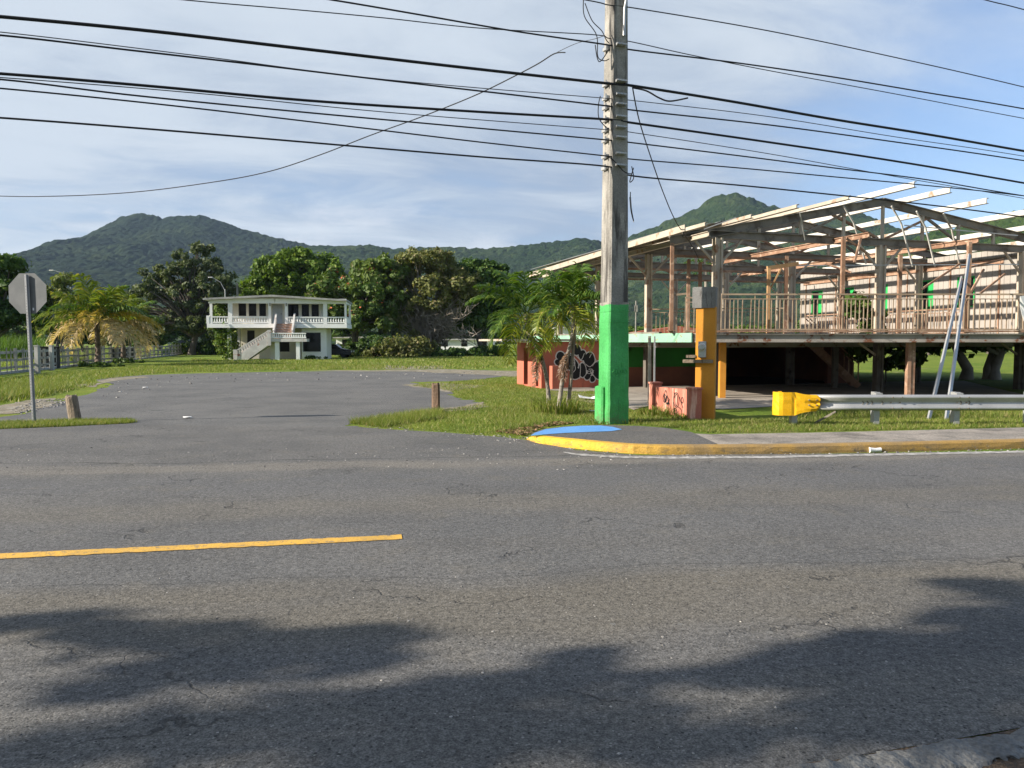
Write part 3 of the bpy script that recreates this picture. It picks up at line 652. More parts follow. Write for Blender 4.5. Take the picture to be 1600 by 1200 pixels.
spots = [(40, 150, .75, .8, 1), (100, 150, .8, .75, 0), (160, 140, .85, .8, 1), (205, 150, 1.0, .9, 2), (250, 160, .95, .9, 0), (300, 165, .9, .9, 1), (352, 150, .8, .8, 2), (378, 165, .9, .75, 0), (-20, 130, .8, .9, 1), (-60, 120, .9, .9, 0),
         (130, 120, .55, .8, 1), (185, 118, .55, .85, 2), (232, 112, .5, .9, 0), (440, 170, 1.0, .8, 0), (500, 170, 1.0, .8, 1), (560, 165, 1.05, .85, 0), (620, 170, 1.1, .9, 2), (690, 165, 1.0, .9, 1), (745, 170, .9, .85, 0), (790, 190, .8, .7, 1), (830, 210, .8, .65, 0), (870, 230, .9, .65, 3), (920, 240, .9, .65, 0), (965, 230, .95, .7, 1),
         (1000, 200, .9, .62, 3), (1040, 215, 1.0, .62, 0), (1085, 205, .9, .66, 3), (1130, 220, 1.0, .62, 0), (1175, 200, .9, .66, 3), (1225, 215, 1.0, .7, 0), (1270, 190, .9, .75, 1), (1500, 120, .75, 1.2, 0), (1545, 105, .7, 1.35, 1), (1590, 110, .8, 1.3, 0), (1640, 95, .8, 1.3, 3), (1420, 110, .6, .8, 1), (1450, 95, .5, .8, 0), (1385, 120, .6, .8, 0)]
for px, Y, s, sz, k in spots:
    place_tree((px-800)/1200*Y, Y, s, sz, k, rg.uniform(0, 6.28))

# shrubs and undergrowth along the tree line
def shrub(name, label, cat, base, r, h, mat, leaf, nb, per, seed, group=None):
    rg = np.random.default_rng(seed); rt = root(name, base, label, cat, group); b0 = np.array(base)
    cs = b0+rg.uniform(-1, 1, (nb, 3))*np.array([r, r*.7, 0])+np.stack([np.zeros(nb), np.zeros(nb), h*(.15+.7*rg.random(nb)**1.3)], 1)
    pt, nr = blob_points(cs, rg.uniform(.25, .5, nb)*min(r, h), per, rg); pt[:, 2] = np.maximum(pt[:, 2], .03)
    V, Fc = leaves(pt, nr, leaf, rng=rg); npmesh('foliage', V, Fc, mat, rt)
    m = MB()
    for c in cs[:12]: m.tube([Vector(base)+Vector((rg.normal(0, .1), rg.normal(0, .1), -.05)), Vector(base).lerp(Vector(c), .5), Vector(c)], [.03, .02, .008], 4, False)
    m.build('stem', bark, rt); return rt
for i, (px, Y, r, h, mt) in enumerate([(565, 84, 2.2, 1.6, lm_mid), (600, 83, 2.0, 1.3, lm_olive), (632, 83, 2.2, 2.2, lm_olive), (700, 85, 1.6, .9, lm_dark), (735, 86, 1.6, .9, lm_dark), (765, 88, 1.8, 1.3, lm_dark), (545, 92, 2.0, 1.5, lm_dark), (318, 98, 2.6, 1.8, lm_dark), (285, 100, 2.2, 1.4, lm_mid), (340, 100, 2.2, 2.4, lm_mid), (655, 86, 1.8, 2.0, lm_olive), (580, 100, 2.2, 2.6, lm_dark), (618, 104, 2.0, 2.6, lm_mid)]):
    shrub('shrub', ['low green shrub under the tree with orange flowers', 'small olive shrub left of the bare branches', 'tall olive shrub at the foot of the olive-brown tree', 'low dark shrub right of the bare branches', 'dark shrub under the dark dense tree', 'taller dark shrub left of the green palms', 'dark shrub by the car behind the white house', 'wide dark shrub under the feathery tree', 'green shrub at the far end of the plank fence', 'tall green shrub left of the white house', 'olive shrub hugging the multi-stemmed trunk', 'tall dark shrub behind the two trunks of the flowering tree', 'green shrub in front of the pale flat-roofed house'][i],
          'shrub', ((px-800)/1200*Y, Y, 0), r, h, mt, .22, 26, 90, 50+i, 'shrubs along the tree line')
# reeds: tall grass at the left
rg = np.random.default_rng(9)
poly = [(-62, 62), (-44, 52), (-38.5, 56), (-40, 66), (-46, 75), (-62, 80)]
V1 = blades(poly, 26000, 1.9, .07, 21, lean=.3); npmesh('reeds', V1, np.arange(len(V1)).reshape(-1, 3), lm_reed)['kind'] = 'stuff'
poly = [(-60, 50), (-29.5, 40), (-34.5, 60), (-45, 95), (-60, 80)]
V1 = blades(poly, 30000, .5, .05, 22, lean=.4); npmesh('meadow_grass', V1, np.arange(len(V1)).reshape(-1, 3), leafmat('meadow', (.13, .20, .03), (.30, .34, .09), (.42, .38, .17), .2))['kind'] = 'stuff'

# ------------------------------------------------------------------ tree behind the camera whose branches shade the road
def shade_tree():
    rt = root('roadside_tree', (-9.0, -3.2, 0), 'roadside tree whose crown throws the dappled shade over the near lane', 'tree')
    hz = 6.2; off = Vector((-SX, -SY, 0)).normalized()*(hz/math.tan(SUN_EL))
    bl = [(20, 975, .22), (95, 970, .2), (170, 985, .2), (250, 1000, .24), (330, 985, .18), (330, 1020, .3), (420, 1010, .26), (500, 1015, .28), (560, 990, .14), (590, 1000, .16), (250, 1050, .2), (180, 1080, .14), (400, 1050, .22), (520, 1045, .2), (600, 1030, .1),
          (30, 1180, .2), (130, 1160, .24), (250, 1150, .26), (360, 1140, .26), (460, 1150, .28), (520, 1115, .22), (610, 1110, .22), (690, 1090, .24), (760, 1075, .2), (830, 1070, .2), (890, 1050, .16), (900, 1030, .1), (960, 1075, .2), (700, 1150, .3), (820, 1140, .3), (940, 1130, .28), (1115, 1052, .07), (1090, 1165, .2), (1180, 1062, .13),
          (1240, 1035, .18), (1290, 1020, .18), (1330, 1050, .22), (1360, 1000, .16), (1420, 1010, .24), (1480, 1000, .24), (1540, 1010, .26), (1600, 1000, .28), (1500, 965, .15), (1560, 970, .2), (1600, 955, .2), (1500, 912, .1), (1550, 918, .12), (1595, 930, .16), (1640, 940, .24), (1380, 1070, .26), (1460, 1060, .28), (1540, 1060, .28), (1620, 1060, .3), (1340, 1105, .2), (1420, 1110, .22), (1500, 1110, .24), (1580, 1100, .24), (1300, 1140, .1),
          (580, 1180, .24), (680, 1190, .2), (1000, 1170, .16), (1660, 1000, .4), (1700, 1080, .4), (1400, 1150, .1), (1560, 1150, .2)]
    rg = np.random.default_rng(6); C = []; Rr = []
    for px, py, r in bl:
        g = G(px, py); h = hz+rg.normal(0, .35); o = Vector((SX, SY, 0)).normalized()*(h/math.tan(SUN_EL)); C.append((g.x+o.x, g.y+o.y, h)); Rr.append(r)
    C = np.array(C); Rr = np.array(Rr)
    pt, nr = blob_points(C, Rr*.86, 52, rg, 1.0)
    # rest of the crown, unseen; wide part added to block sky light
    c2 = np.vstack([np.array([-11.5, -6.0, 6.3])+rg.normal(0, 1, (60, 3))*np.array([2.2, .9, .8]), np.column_stack([rg.uniform(-9, 8, 190), rg.uniform(-12, -6.0, 190), rg.uniform(5.2, 8.6, 190)])]); p2, n2_ = blob_points(c2, rg.uniform(.55, 1.0, len(c2)), 70, rg)
    V, Fc = leaves(np.vstack([pt, p2]), np.vstack([nr, n2_]), np.vstack([np.full((len(pt), 1), .10), np.full((len(p2), 1), .26)]), rng=rg); npmesh('crown', V, Fc, lm_mid, rt)
    m = MB(); b0 = Vector((-9, -3.2, 0)); m.tube([b0-Vector((0, 0, .2)), b0+Vector((.05, .1, 1.6)), b0+Vector((-.1, .2, 3.2)), b0+Vector((-.3, 0, 5))], [.34, .26, .22, .12], 10)
    for c in list(C[::3])+list(c2[::6]):
        s = b0+Vector((-.1, .2, rg.uniform(2.4, 4.2))); e = Vector(c); md = s.lerp(e, .55)+Vector((0, 0, .25)); m.tube([s, md, e], [.07, .04, .012], 5, False)
    m.build('trunk', bark, rt)
shade_tree()
# ------------------------------------------------------------------ materials of built things
mat_concrete = M('pole_concrete', (.35, .325, .285), (.225, .21, .185), 1.1, .38, .62, stain=(.075, .068, .06), sscale=2.3, slo=.46, shi=.64, stretch=(2.5, 2.5, .28), fine=.2, fscale=45, bump=.7, bscale=30, bdist=.015)
mat_green = M('green_paint', (.055, .37, .09), (.04, .29, .065), 1.3, stain=(.05, .20, .05), sscale=3, slo=.62, shi=.75, stretch=(2, 2, .5), fine=.08, rough=.6, bump=.55, bscale=16, bdist=.02)
mat_cable = M('black_cable', (.012, .012, .013), bump=0, fine=0, rough=.6)
mat_cable_old = M('weathered_cable', (.045, .045, .048), bump=0, fine=0, rough=.6)
mat_galv = M('galvanised_steel', (.46, .455, .44), (.40, .395, .38), 2, stain=(.30, .28, .25), sscale=2, slo=.6, shi=.8, fine=.1, rough=.45, metal=.45, bump=.15)
mat_alu = M('sign_aluminium', (.13, .133, .133), (.10, .105, .105), 3, fine=.08, rough=.5, metal=.3, bump=.1)
mat_red = M('sign_red', (.45, .02, .02), bump=0)
mat_wood = M('weathered_log', (.27, .21, .145), (.18, .14, .10), 2, stain=(.07, .05, .035), sscale=4, slo=.5, shi=.66, stretch=(5, 5, .4), bump=1, bscale=28, bdist=.02)
mat_woodd = M('post_timber', (.21, .135, .085), (.14, .09, .06), 2, stain=(.05, .035, .025), sscale=4, slo=.5, shi=.68, stretch=(6, 6, .4), bump=1, bscale=28, bdist=.02)
mat_fence = M('weathered_fence_board', (.36, .335, .30), (.25, .235, .215), 2.5, stain=(.10, .09, .08), sscale=3, bump=.5, isl=.2)
mat_white = M('white_house_paint', (.88, .87, .84), (.82, .81, .78), .7, stain=(.42, .40, .36), sscale=1.3, slo=.62, shi=.8, stretch=(1.4, 1.4, .5), fine=.05, bump=.2, bscale=12)
mat_cream = M('cream_wall', (.82, .76, .64), (.75, .69, .57), .8, stain=(.40, .36, .29), sscale=1.2, slo=.62, shi=.8, fine=.05, bump=.2, bscale=12)
mat_stairw = M('peeling_white_stair', (.62, .59, .55), (.50, .47, .44), 1.5, stain=(.36, .15, .10), sscale=1.7, slo=.60, shi=.66, fine=.15, bump=.4, bscale=12)
mat_brick = M('stair_brick', (.42, .26, .18), (.33, .21, .15), 5, stain=(.58, .50, .42), sscale=6, fine=.2, bump=.5)
mat_roofc = M('grey_roof_slab', (.42, .41, .38), (.30, .29, .27), 1.3, stain=(.16, .155, .14), sscale=1.6, bump=.3)
mat_glass = M('dark_glass', (.008, .009, .010), bump=0, fine=0, rough=.10, spec=.25)
mat_louver = M('dark_louver', (.012, .011, .011), (.02, .018, .016), 4, bump=0, rough=.4)
mat_door = M('grey_door', (.58, .59, .60), (.52, .53, .54), 2, bump=0, rough=.5)
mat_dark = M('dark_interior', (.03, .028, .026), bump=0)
mat_orange = M('ochre_paint', (.62, .27, .035), (.55, .23, .03), 1.5, stain=(.40, .18, .04), sscale=2.5, slo=.58, shi=.76, stretch=(2, 2, .5), fine=.07, bump=.4, bscale=18)
mat_salmon = M('salmon_paint', (.52, .155, .095), (.42, .125, .08), .9, stain=(.34, .11, .075), sscale=1.6, slo=.54, shi=.72, stretch=(2.4, 2.4, .4), fine=.1, bump=.35, bscale=15)
mat_salmon_lt = M('faded_salmon_paint', (.50, .175, .12), (.40, .13, .09), 1.3, stain=(.70, .40, .30), sscale=2.6, slo=.52, shi=.66, stretch=(3, 3, .35), fine=.12, bump=.35, bscale=15)
mat_gwall = M('green_wall_paint', (.022, .16, .022), (.018, .12, .018), 1, stain=(.01, .05, .01), sscale=2, bump=.2)
mat_brown = M('brown_wall', (.16, .06, .035), (.11, .045, .03), 1, bump=.2)
mat_mint = M('mint_fascia', (.27, .47, .33), (.22, .41, .28), 1.2, stain=(.26, .13, .06), sscale=4, slo=.60, shi=.68, stretch=(1, 1, 2), bump=.2)
mat_steel = M('cream_steel', (.46, .40, .31), (.36, .31, .245), 1.4, stain=(.25, .12, .055), sscale=2.6, slo=.54, shi=.70, fine=.1, bump=.15, rough=.6)
mat_purlin = M('purlin_steel', (.60, .57, .51), (.50, .475, .43), 1.2, stain=(.30, .21, .14), sscale=2.2, slo=.56, shi=.70, bump=.1, rough=.55)
mat_rust = M('rusty_steel', (.33, .20, .13), (.21, .115, .07), 2.2, stain=(.44, .30, .21), sscale=3.5, slo=.5, shi=.66, fine=.2, bump=.4, rough=.8)
mat_chord = M('stained_steel', (.25, .22, .18), (.185, .165, .135), 1.2, stain=(.09, .065, .045), sscale=2.4, slo=.48, shi=.74, fine=.15, bump=.3)
mat_deckbeam = M('deck_beam_paint', (.33, .30, .26), (.25, .225, .195), 1.5, stain=(.17, .075, .04), sscale=3.0, slo=.55, shi=.63, fine=.12, bump=.3)
mat_rail = M('railing_paint', (.40, .30, .205), (.30, .22, .15), 1.5, stain=(.22, .12, .07), sscale=4, slo=.56, shi=.70, fine=.1, bump=0)
mat_sheet = M('roof_sheet', (.33, .33, .32), (.25, .25, .245), 1.3, stain=(.20, .14, .09), sscale=2, bump=.1, rough=.5, metal=.2)
mat_wallp = M('wall_panel', (.37, .33, .29), (.30, .27, .235), .8, stain=(.36, .28, .21), sscale=1.6, slo=.60, shi=.76, stretch=(2, 2, .4), fine=.08, bump=.1)
mat_shutter = M('green_shutter', (.03, .42, .10), (.025, .34, .08), 2, bump=.1, rough=.5)
mat_floor = M('old_concrete_floor', (.34, .295, .24), (.26, .225, .185), .9, stain=(.15, .13, .11), sscale=1.1, fine=.15, bump=.4)
mat_ply = M('grey_plywood', (.235, .225, .21), (.18, .17, .16), 2, stain=(.10, .095, .085), sscale=3, stretch=(4, 4, .8), fine=.15, bump=.5)
mat_blackp = M('black_spray', (.012, .012, .013), bump=0, fine=0, rough=.6)
mat_whitep = M('white_spray', (.66, .60, .57), bump=0, fine=0)
mat_yplastic = M('yellow_end_paint', (.80, .43, .012), (.74, .38, .01), 2, stain=(.55, .27, .02), sscale=4, slo=.6, shi=.75, bump=.1, rough=.45)
mat_plastic = M('white_scrap', (.72, .71, .69), bump=.2)
mat_meter = M('meter_grey', (.50, .50, .47), (.42, .42, .40), 8, bump=.1, rough=.5)
mat_car = M('dark_car_paint', (.02, .02, .024), bump=0, fine=0, rough=.25, spec=.6)

# ------------------------------------------------------------------ utility pole
PY = 15.55; pb = G(958, 662); PX = pb.x+.02
ang = R(24)-math.atan2(PX, PY)*1.0
def poly_ring(cx, cy, z, a, b_, rz, ch):
    ca, sa = math.cos(rz), math.sin(rz); c = ch
    pts = [(-a+c, -b_), (a-c, -b_), (a, -b_+c), (a, b_-c), (a-c, b_), (-a+c, b_), (-a, b_-c), (-a, -b_+c)]
    return [(cx+x*ca-y*sa, cy+x*sa+y*ca, z) for x, y in pts]
def green_mat(name, zedge):
    m, t, b = newmat(name); p = t.pos(); z = t.sep(p)[2]; ps = t.pos((2.5, 2.5, .35))
    g = t.mix(t.ramp(t.noise(p, 1.6, 4), .35, .65), (.060, .36, .09), (.038, .27, .06))
    g = t.mix(t.ramp(t.noise(ps, 3, 5, .65), .54, .72, 0, .6), g, (.10, .36, .15))
    g = t.mix(t.ramp(t.noise(t.vmath('ADD', ps, (9, 3, 1)), 4, 5, .7), .56, .70, 0, .65), g, (.030, .13, .04))
    low = t.math('MULTIPLY', t.ramp(z, .0, .45, .8, 0), t.ramp(t.noise(p, 7, 5, .7), .38, .62)); g = t.mix(low, g, (.11, .12, .06))
    con = t.mix(t.ramp(t.noise(p, 3, 4), .35, .65), (.30, .27, .23), (.17, .155, .135))
    chip = t.ramp(t.noise(p, 11, 6, .75), .66, .69); g = t.mix(chip, g, con)
    if zedge:
        e = t.math('ADD', z, t.math('ADD', t.math('MULTIPLY', t.noise(p, 6, 4), .07), t.math('MULTIPLY', t.noise(t.pos((1, 1, .2)), 25, 3), .05))); g = t.mix(t.math('GREATER_THAN', e, zedge+.06), g, con)
    g = t.vmath('SCALE', g, sc=t.ramp(t.noise(p, 40, 3), .3, .7, .86, 1.12))
    t.put(b.inputs['Base Color'], g); b.inputs['Roughness'].default_value = .7; t.put(b.inputs['Normal'], t.bump(t.noise(p, 14, 5), .7, .02)); return m
mat_greenp = green_mat('green_painted_concrete', P(960, 477, PY).z); mat_green = green_mat('green_paint_old', 0)
pole = root('utility_pole', (PX, PY, 0), 'tall concrete utility pole with a bright green painted base', 'utility pole')
def loft(mb, rings):
    n = len(rings[0]); vs = [v for r in rings for v in r]
    mb.add(vs, [(i*n+k, i*n+(k+1) % n, (i+1)*n+(k+1) % n, (i+1)*n+k) for i in range(len(rings)-1) for k in range(n)]+[tuple(range(n))[::-1], tuple((len(rings)-1)*n+k for k in range(n))])
zg = P(960, 477, PY).z
def half(z): return .232-.0068*z
rz = R(21)
wob = np.random.default_rng(3)
mb = MB(); loft(mb, [poly_ring(PX, PY, z, half(z), half(z), rz, .035) for z in np.linspace(zg, 12.5, 18)]); mb.build('shaft', mat_concrete, pole)
mb = MB(); loft(mb, [poly_ring(PX+wob.normal(0, .002), PY, z, half(z)+.006+wob.normal(0, .003), half(z)+.006+wob.normal(0, .003), rz, .03) for z in np.linspace(-.1, zg+.05, 16)]); mb.build('painted_base', mat_greenp, pole)
pl0 = P(944, 640, PY)
mb = MB(); loft(mb, [poly_ring(PX-.205, PY+.02, z, .12-(.03 if z > .74 else 0), .17-(.03 if z > .74 else 0), rz, .03) for z in (-.1, .2, .5, .73, .755)]); mb.build('plinth', mat_green, pole)
# raised lettering on the right-hand face
nf = Vector((math.sin(rz), -math.cos(rz), 0)); xf = Vector((math.cos(rz), math.sin(rz), 0))
def on_face(name, txt, size, ux, z):
    me = text_mesh(txt, size, .008); o = link(name, me, mat_green, pole)
    q = Vector((PX, PY, z))+nf*(half(z)+.010)+xf*ux
    o.matrix_local = Matrix.Translation(q-pole.location) @ Matrix((( xf.x, 0, nf.x, 0), (xf.y, 0, nf.y, 0), (0, 1, 0, 0), (0, 0, 0, 1)))
on_face('lettering', '40.00', .155, .01, P(968, 584, PY).z); on_face('lettering', '1', .15, .06, P(968, 573, PY).z)
# straps, clamps, brackets and conduit
for py in (487, 503):
    z = P(960, py, PY).z; mb = MB(); loft(mb, [poly_ring(PX, PY, zz, half(z)+.014, half(z)+.014, rz, .03) for zz in (z-.008, z+.008)]); mb.build('strap', mat_green, pole)
rg = np.random.default_rng(12)
for py in (76, 132, 153, 168, 187, 203, 219, 244, 262):
    z = P(965, py, PY).z; hh = half(z); mb = MB()
    q = Vector((PX, PY, z))+nf*(hh+.03); mb.beam(q-xf*.11, q+xf*.11, .05, .045); mb.beam(q-xf*.12+nf*.05, q+xf*.10+nf*.05, .03, .03)
    for u in (-.09, -.03, .03, .09): mb.tube([q+xf*u-nf*.06, q+xf*u+nf*.075], .014, 6)
    mb.build('cable_clamp', mat_galv, pole); mb = MB(); q2 = Vector((PX, PY, z-.03))-xf*(hh+.04); mb.beam(q2+nf*.1, q2-nf*.1, .05, .06); mb.beam(q2+nf*.08-xf*.03+Vector((0, 0, -.06)), q2+nf*.08-xf*.03+Vector((0, 0, .06)), .03, .03)
    mb.build('side_bracket', mat_galv, pole)
a_ = Vector((PX, PY, 0)); zt = P(985, 0, PY).z; zt2 = P(980, 62, PY).z
mb = MB(); o0 = nf*(half(8)+.05)+xf*.05
mb.tube([a_+o0+Vector((0, 0, zt2)), a_+o0+xf*.01+Vector((0, 0, zt-.25)), a_+o0+xf*.09+Vector((0, 0, zt+.15)), a_+o0+xf*.09+Vector((0, 0, zt+2))], .028, 8); mb.build('conduit', mat_galv, pole)
def loosewire(name, pts, r, mat, parent, n=5):
    cu = catm(pts, 7); m = MB(); m.tube(cu, r, n, False); return m.build(name, mat, parent)
for pts in [[(912, -6), (913, 25), (932, 55), (934, 88), (944, 95), (952, 92)], [(914, 5), (925, 32), (940, 48), (947, 62), (952, 68)], [(930, 70), (933, 90), (938, 96), (950, 80), (953, 74)], [(938, 150), (935, 165), (936, 185), (948, 200), (952, 200)], [(985, 300), (985, 320), (990, 345), (986, 330), (984, 308)], [(987, 260), (990, 278), (984, 284), (990, 262)], [(945, 243), (958, 250), (975, 268), (988, 272)]]:
    loosewire('loose_wire', [P(x, y, PY-.28) for x, y in pts], .010, mat_cable, pole)
mb = MB(); mb.tube([P(985, 307, PY-.1), P(987, 330, PY-.1), P(990, 347, PY-.12)], .012, 5); mb.build('bracket', mat_galv, pole)

# ------------------------------------------------------------------ overhead cables (run along the road, 20 degrees off the picture)
KY = .364
def wy(px):                                 # depth of the cable run at a picture column
    k = (px-800)/1200; return (PY-.2-KY*PX)/(1-KY*k)
def cable(label, pts, r, mat=mat_cable, ext=True, yoff=0.0, ys=None):
    q = [P(x, y, (wy(x) if ys is None else ys[i])+yoff) for i, (x, y) in enumerate(pts)]
    cu = catm(q, 8); base = cu[len(cu)//2]; m = MB(); m.tube(cu, r, 6, False)
    o = m.build('overhead_cable', mat, loc=base); return tag(o, label, 'cable', 'cables strung from the utility pole')
cable('thickest black cable, bundled, meeting the pole just under the dangling loops', [(-260, 5), (0, 26), (240, 49), (480, 77), (720, 105), (955, 131), (988, 134), (1140, 158), (1300, 186), (1450, 210), (1600, 236), (1900, 288)], .027)
cable('second thick black cable, running between groups of thinner ones', [(-260, 99), (0, 115), (240, 135), (480, 157), (720, 173), (955, 187), (988, 192), (1200, 222), (1400, 252), (1600, 286), (1900, 340)], .023)
cable('thin grey wire hidden close under the thickest cable', [(-260, 28), (0, 50), (300, 86), (600, 124), (952, 154), (988, 157), (1200, 182), (1400, 214), (1600, 244), (1900, 296)], .008, mat_cable_old)
cable('black cable third from the top at the left edge, clamped under the thick one', [(-260, 34), (0, 55), (200, 78), (400, 101), (600, 125), (800, 148), (952, 166), (988, 172), (1200, 195), (1400, 222), (1600, 251), (1900, 300)], .015)
cable('thin wire just below the second thick cable', [(-260, 104), (0, 121), (300, 145), (600, 175), (952, 203), (988, 207), (1200, 240), (1400, 276), (1600, 310), (1900, 362)], .008, mat_cable_old)
cable('black cable in the middle of the lower bunch, over the broken drooping wire', [(-260, 106), (0, 124), (200, 148), (450, 173), (700, 196), (952, 219), (988, 223), (1160, 244), (1300, 262), (1450, 281), (1600, 306), (1900, 352)], .014)
cable('black cable second from the bottom on the pole', [(-260, 118), (0, 138), (250, 163), (500, 192), (750, 222), (950, 244), (990, 249), (1150, 262), (1300, 276), (1450, 290), (1600, 306), (1900, 344)], .013)
cable('lowest black cable on the pole, crossing in front of the bare roof frame', [(-260, 168), (0, 184), (250, 203), (500, 224), (750, 245), (948, 260), (990, 275), (1150, 289), (1300, 304), (1450, 320), (1600, 339), (1900, 380)], .016)
cable('black cable rising to the top edge left of the pole, above the thickest cable', [(300, -35), (520, 0), (650, 22), (800, 48), (955, 71), (988, 78), (1150, 98), (1300, 120), (1450, 145), (1600, 170), (1900, 226)], .015, yoff=.02)
cable('thin twisted wire just below the topmost wire, sagging to the right edge', [(60, -25), (290, 0), (450, 14), (600, 28), (750, 44), (925, 54), (952, 60), (990, 66), (1080, 86), (1200, 110), (1400, 147), (1600, 185), (1900, 240)], .009, yoff=.04)
cable('topmost wire crossing the head of the pole', [(600, -55), (905, -2), (952, 8), (1000, 14), (1200, 48), (1400, 90), (1600, 136), (1900, 210)], .011)
cable('short stretch of wire cutting the top right corner', [(1400, -38), (1540, 0), (1600, 15), (1800, 70)], .014, yoff=4)
cable('loose drooping wire running from the pole down to the left edge', [(-220, 296), (-60, 304), (60, 307), (200, 301), (330, 285), (420, 268), (500, 242), (580, 211), (660, 182), (740, 150), (800, 121), (840, 100), (866, 84), (883, 82)], .013, ys=[24, 23.3, 22.8, 22.2, 21.4, 20.9, 20.3, 19.6, 19, 18.2, 17.6, 17.1, 16.8, 16.5])
cable('thin wire tying the loose drooping wire to the pole', [(866, 84), (900, 68), (932, 60), (953, 52)], .006, mat_cable_old, ys=[16.8, 16.3, 15.8, 15.5])
cable('service drop hanging from the pole to the bare roof frame', [(988, 135), (998, 185), (1015, 240), (1036, 300), (1056, 346), (1080, 382), (1094, 410)], .013, ys=[15.5, 16.5, 17.8, 19.4, 20.9, 22.6, 23.6])
cable('slack loop of cable right of the pole under the thickest cable', [(988, 137), (1010, 142), (1030, 153), (1047, 158), (1075, 153)], .016, ys=[15.4]*5)

# ------------------------------------------------------------------ stop sign seen from behind
sb = G(54, 661); st_ = P(41, 430, sb.y)
sg = root('stop_sign', sb, 'grey back of an octagonal sign on a leaning perforated steel post', 'sign')
mb = MB(); top = P(40.5, 429, sb.y-.03)
ax = (top-Vector((sb.x, sb.y-.03, 0))).normalized(); q0 = Vector((sb.x, sb.y-.03, -.1))
sx_ = Vector((1, 0, 0))
prof = [(-.045, .02), (-.02, .02), (-.018, -.025), (.018, -.025), (.02, .02), (.045, .02), (.045, .024), (.016, .024), (.014, -.021), (-.014, -.021), (-.016, .024), (-.045, .024)]
L = (top-q0).length
prof3 = [q0+Vector((a, b_, 0)) for a, b_ in prof]; mb.slab(prof3, ax*L); 
o = mb.build('post', mat_galv, sg)
mb = MB()
for k in range(46):
    q = q0+ax*(.25+k*.058)+Vector((0, -.0265, 0)); mb.add([q+Vector((math.cos(a)*.006, -.0005, math.sin(a)*.006)) for a in np.linspace(0, 6.28, 7)[:6]], [tuple(range(6))])
mb.build('punched_hole', mat_dark, sg)
c = P(43, 458.5, sb.y+.02); rad = 33.5/1200*sb.y/math.cos(R(22.5)); yaw = R(-10)
oc = [Vector((c.x+math.cos(R(22.5+45*k))*rad*math.cos(yaw), c.y+math.cos(R(22.5+45*k))*rad*math.sin(yaw), c.z+math.sin(R(22.5+45*k))*rad*.93)) for k in range(8)]
mb = MB(); mb.slab(oc, Vector((0, .004, 0))); mb.build('plate', mat_alu, sg)
mb = MB(); mb.slab([c+(v-c)*.97+Vector((0, .0045, 0)) for v in oc], Vector((0, .001, 0))); mb.build('sign_face', mat_red, sg)
mb = MB(); mb.b2(P(51, 485, sb.y-.004), P(56, 481, sb.y+.0)); mb.build('sticker', mat_plastic, sg)
# wooden posts
def log(label, b0, t0, r0, r1, mat, cat='post', square=False):
    b0, t0 = Vector(b0), Vector(t0); rg = np.random.default_rng(int(abs(b0.x)*100)); m = MB()
    n = 12; N = 8; rings = []
    for i in range(N+1):
        f = i/N; c = b0.lerp(t0, f); r = r0+(r1-r0)*f; ring = []
        for k in range(n):
            a = 2*math.pi*k/n
            rr = r*(1/max(abs(math.cos(a)), abs(math.sin(a))) if square else 1)
            if square: rr = min(rr, r*1.25)
            ring.append(c+Vector((math.cos(a), math.sin(a), 0))*rr*(1+.06*math.sin(3*a+b0.x)+rg.normal(0, .02)))
        rings.append(ring)
    rings.append([t0+(v-t0)*.8+Vector((0, 0, .03+.02*math.sin(k*1.3))) for k, v in enumerate(rings[-1])])
    rings.append([t0+(v-t0)*.25+Vector((0, 0, .03)) for k, v in enumerate(rings[-2])])
    loft(m, rings); o = m.build('wooden_post', mat, loc=(b0.x, b0.y, 0)); return tag(o, label, cat)
b0 = G(119, 656); log('short leaning log post with a worn top beside the driveway', (b0.x, b0.y, -.1), P(112, 620, b0.y), .125, .115, mat_wood)
b0 = G(681, 641); log('squared timber post standing at the lot edge in the grass', (b0.x, b0.y, -.1), P(681, 601, b0.y), .098, .092, mat_woodd, square=True)

# ------------------------------------------------------------------ plank fence
def lerp2(a, b_, f): return Vector(a).lerp(Vector(b_), f)
FA, FB = Vector((-24.6, 34.5, 0)), Vector((-42.6, 99, 0))
fd = (FB-FA).normalized(); FA = FA-fd*8; FL = (FB-FA).length; fn = Vector((fd.y, -fd.x, 0))
fen = root('plank_fence', FA, 'weathered grey plank fence running away along the left side of the lawn', 'fence')
rg = np.random.default_rng(31); npst = int(FL/2.4); top = 1.30
mr = {}
for i in range(npst+1):
    q = FA+fd*(i*FL/npst); hh = top+rg.normal(0, .05); m = MB(); m.box(q+Vector((0, 0, hh/2-.05)), (.14, .14, hh+.1), math.atan2(fd.y, fd.x)); m.build('post', mat_fence, fen)
    if i < npst:
        q1 = FA+fd*((i+1)*FL/npst); m = MB()
        for z in (.32, .72, 1.12):
            dz = rg.normal(0, .025); m.beam(q+fn*.09+Vector((0, 0, z+dz)), q1+fn*.09+Vector((0, 0, z+rg.normal(0, .025))), .035, .13)
        m.build('rail', mat_fence, fen)
        m = MB()
        for k in (.30, .42, .54, .78) if i % 3 else (.28, .40, .52):
            if rg.random() < .2: continue
            p = q.lerp(q1, k+rg.normal(0, .02)); h2 = top+rg.normal(.03, .08); m.beam(p+fn*.13-Vector((0, 0, 0)), p+fn*.13+Vector((0, 0, h2)), .07, .03, up=fn)
        m.build('picket', mat_fence, fen)
    m = MB()
m = MB(); m.beam(FA+fn*.05+Vector((0, 0, .06)), FB+fn*.05+Vector((0, 0, .06)), .16, .16); m.build('footing', mat_roofc, fen)
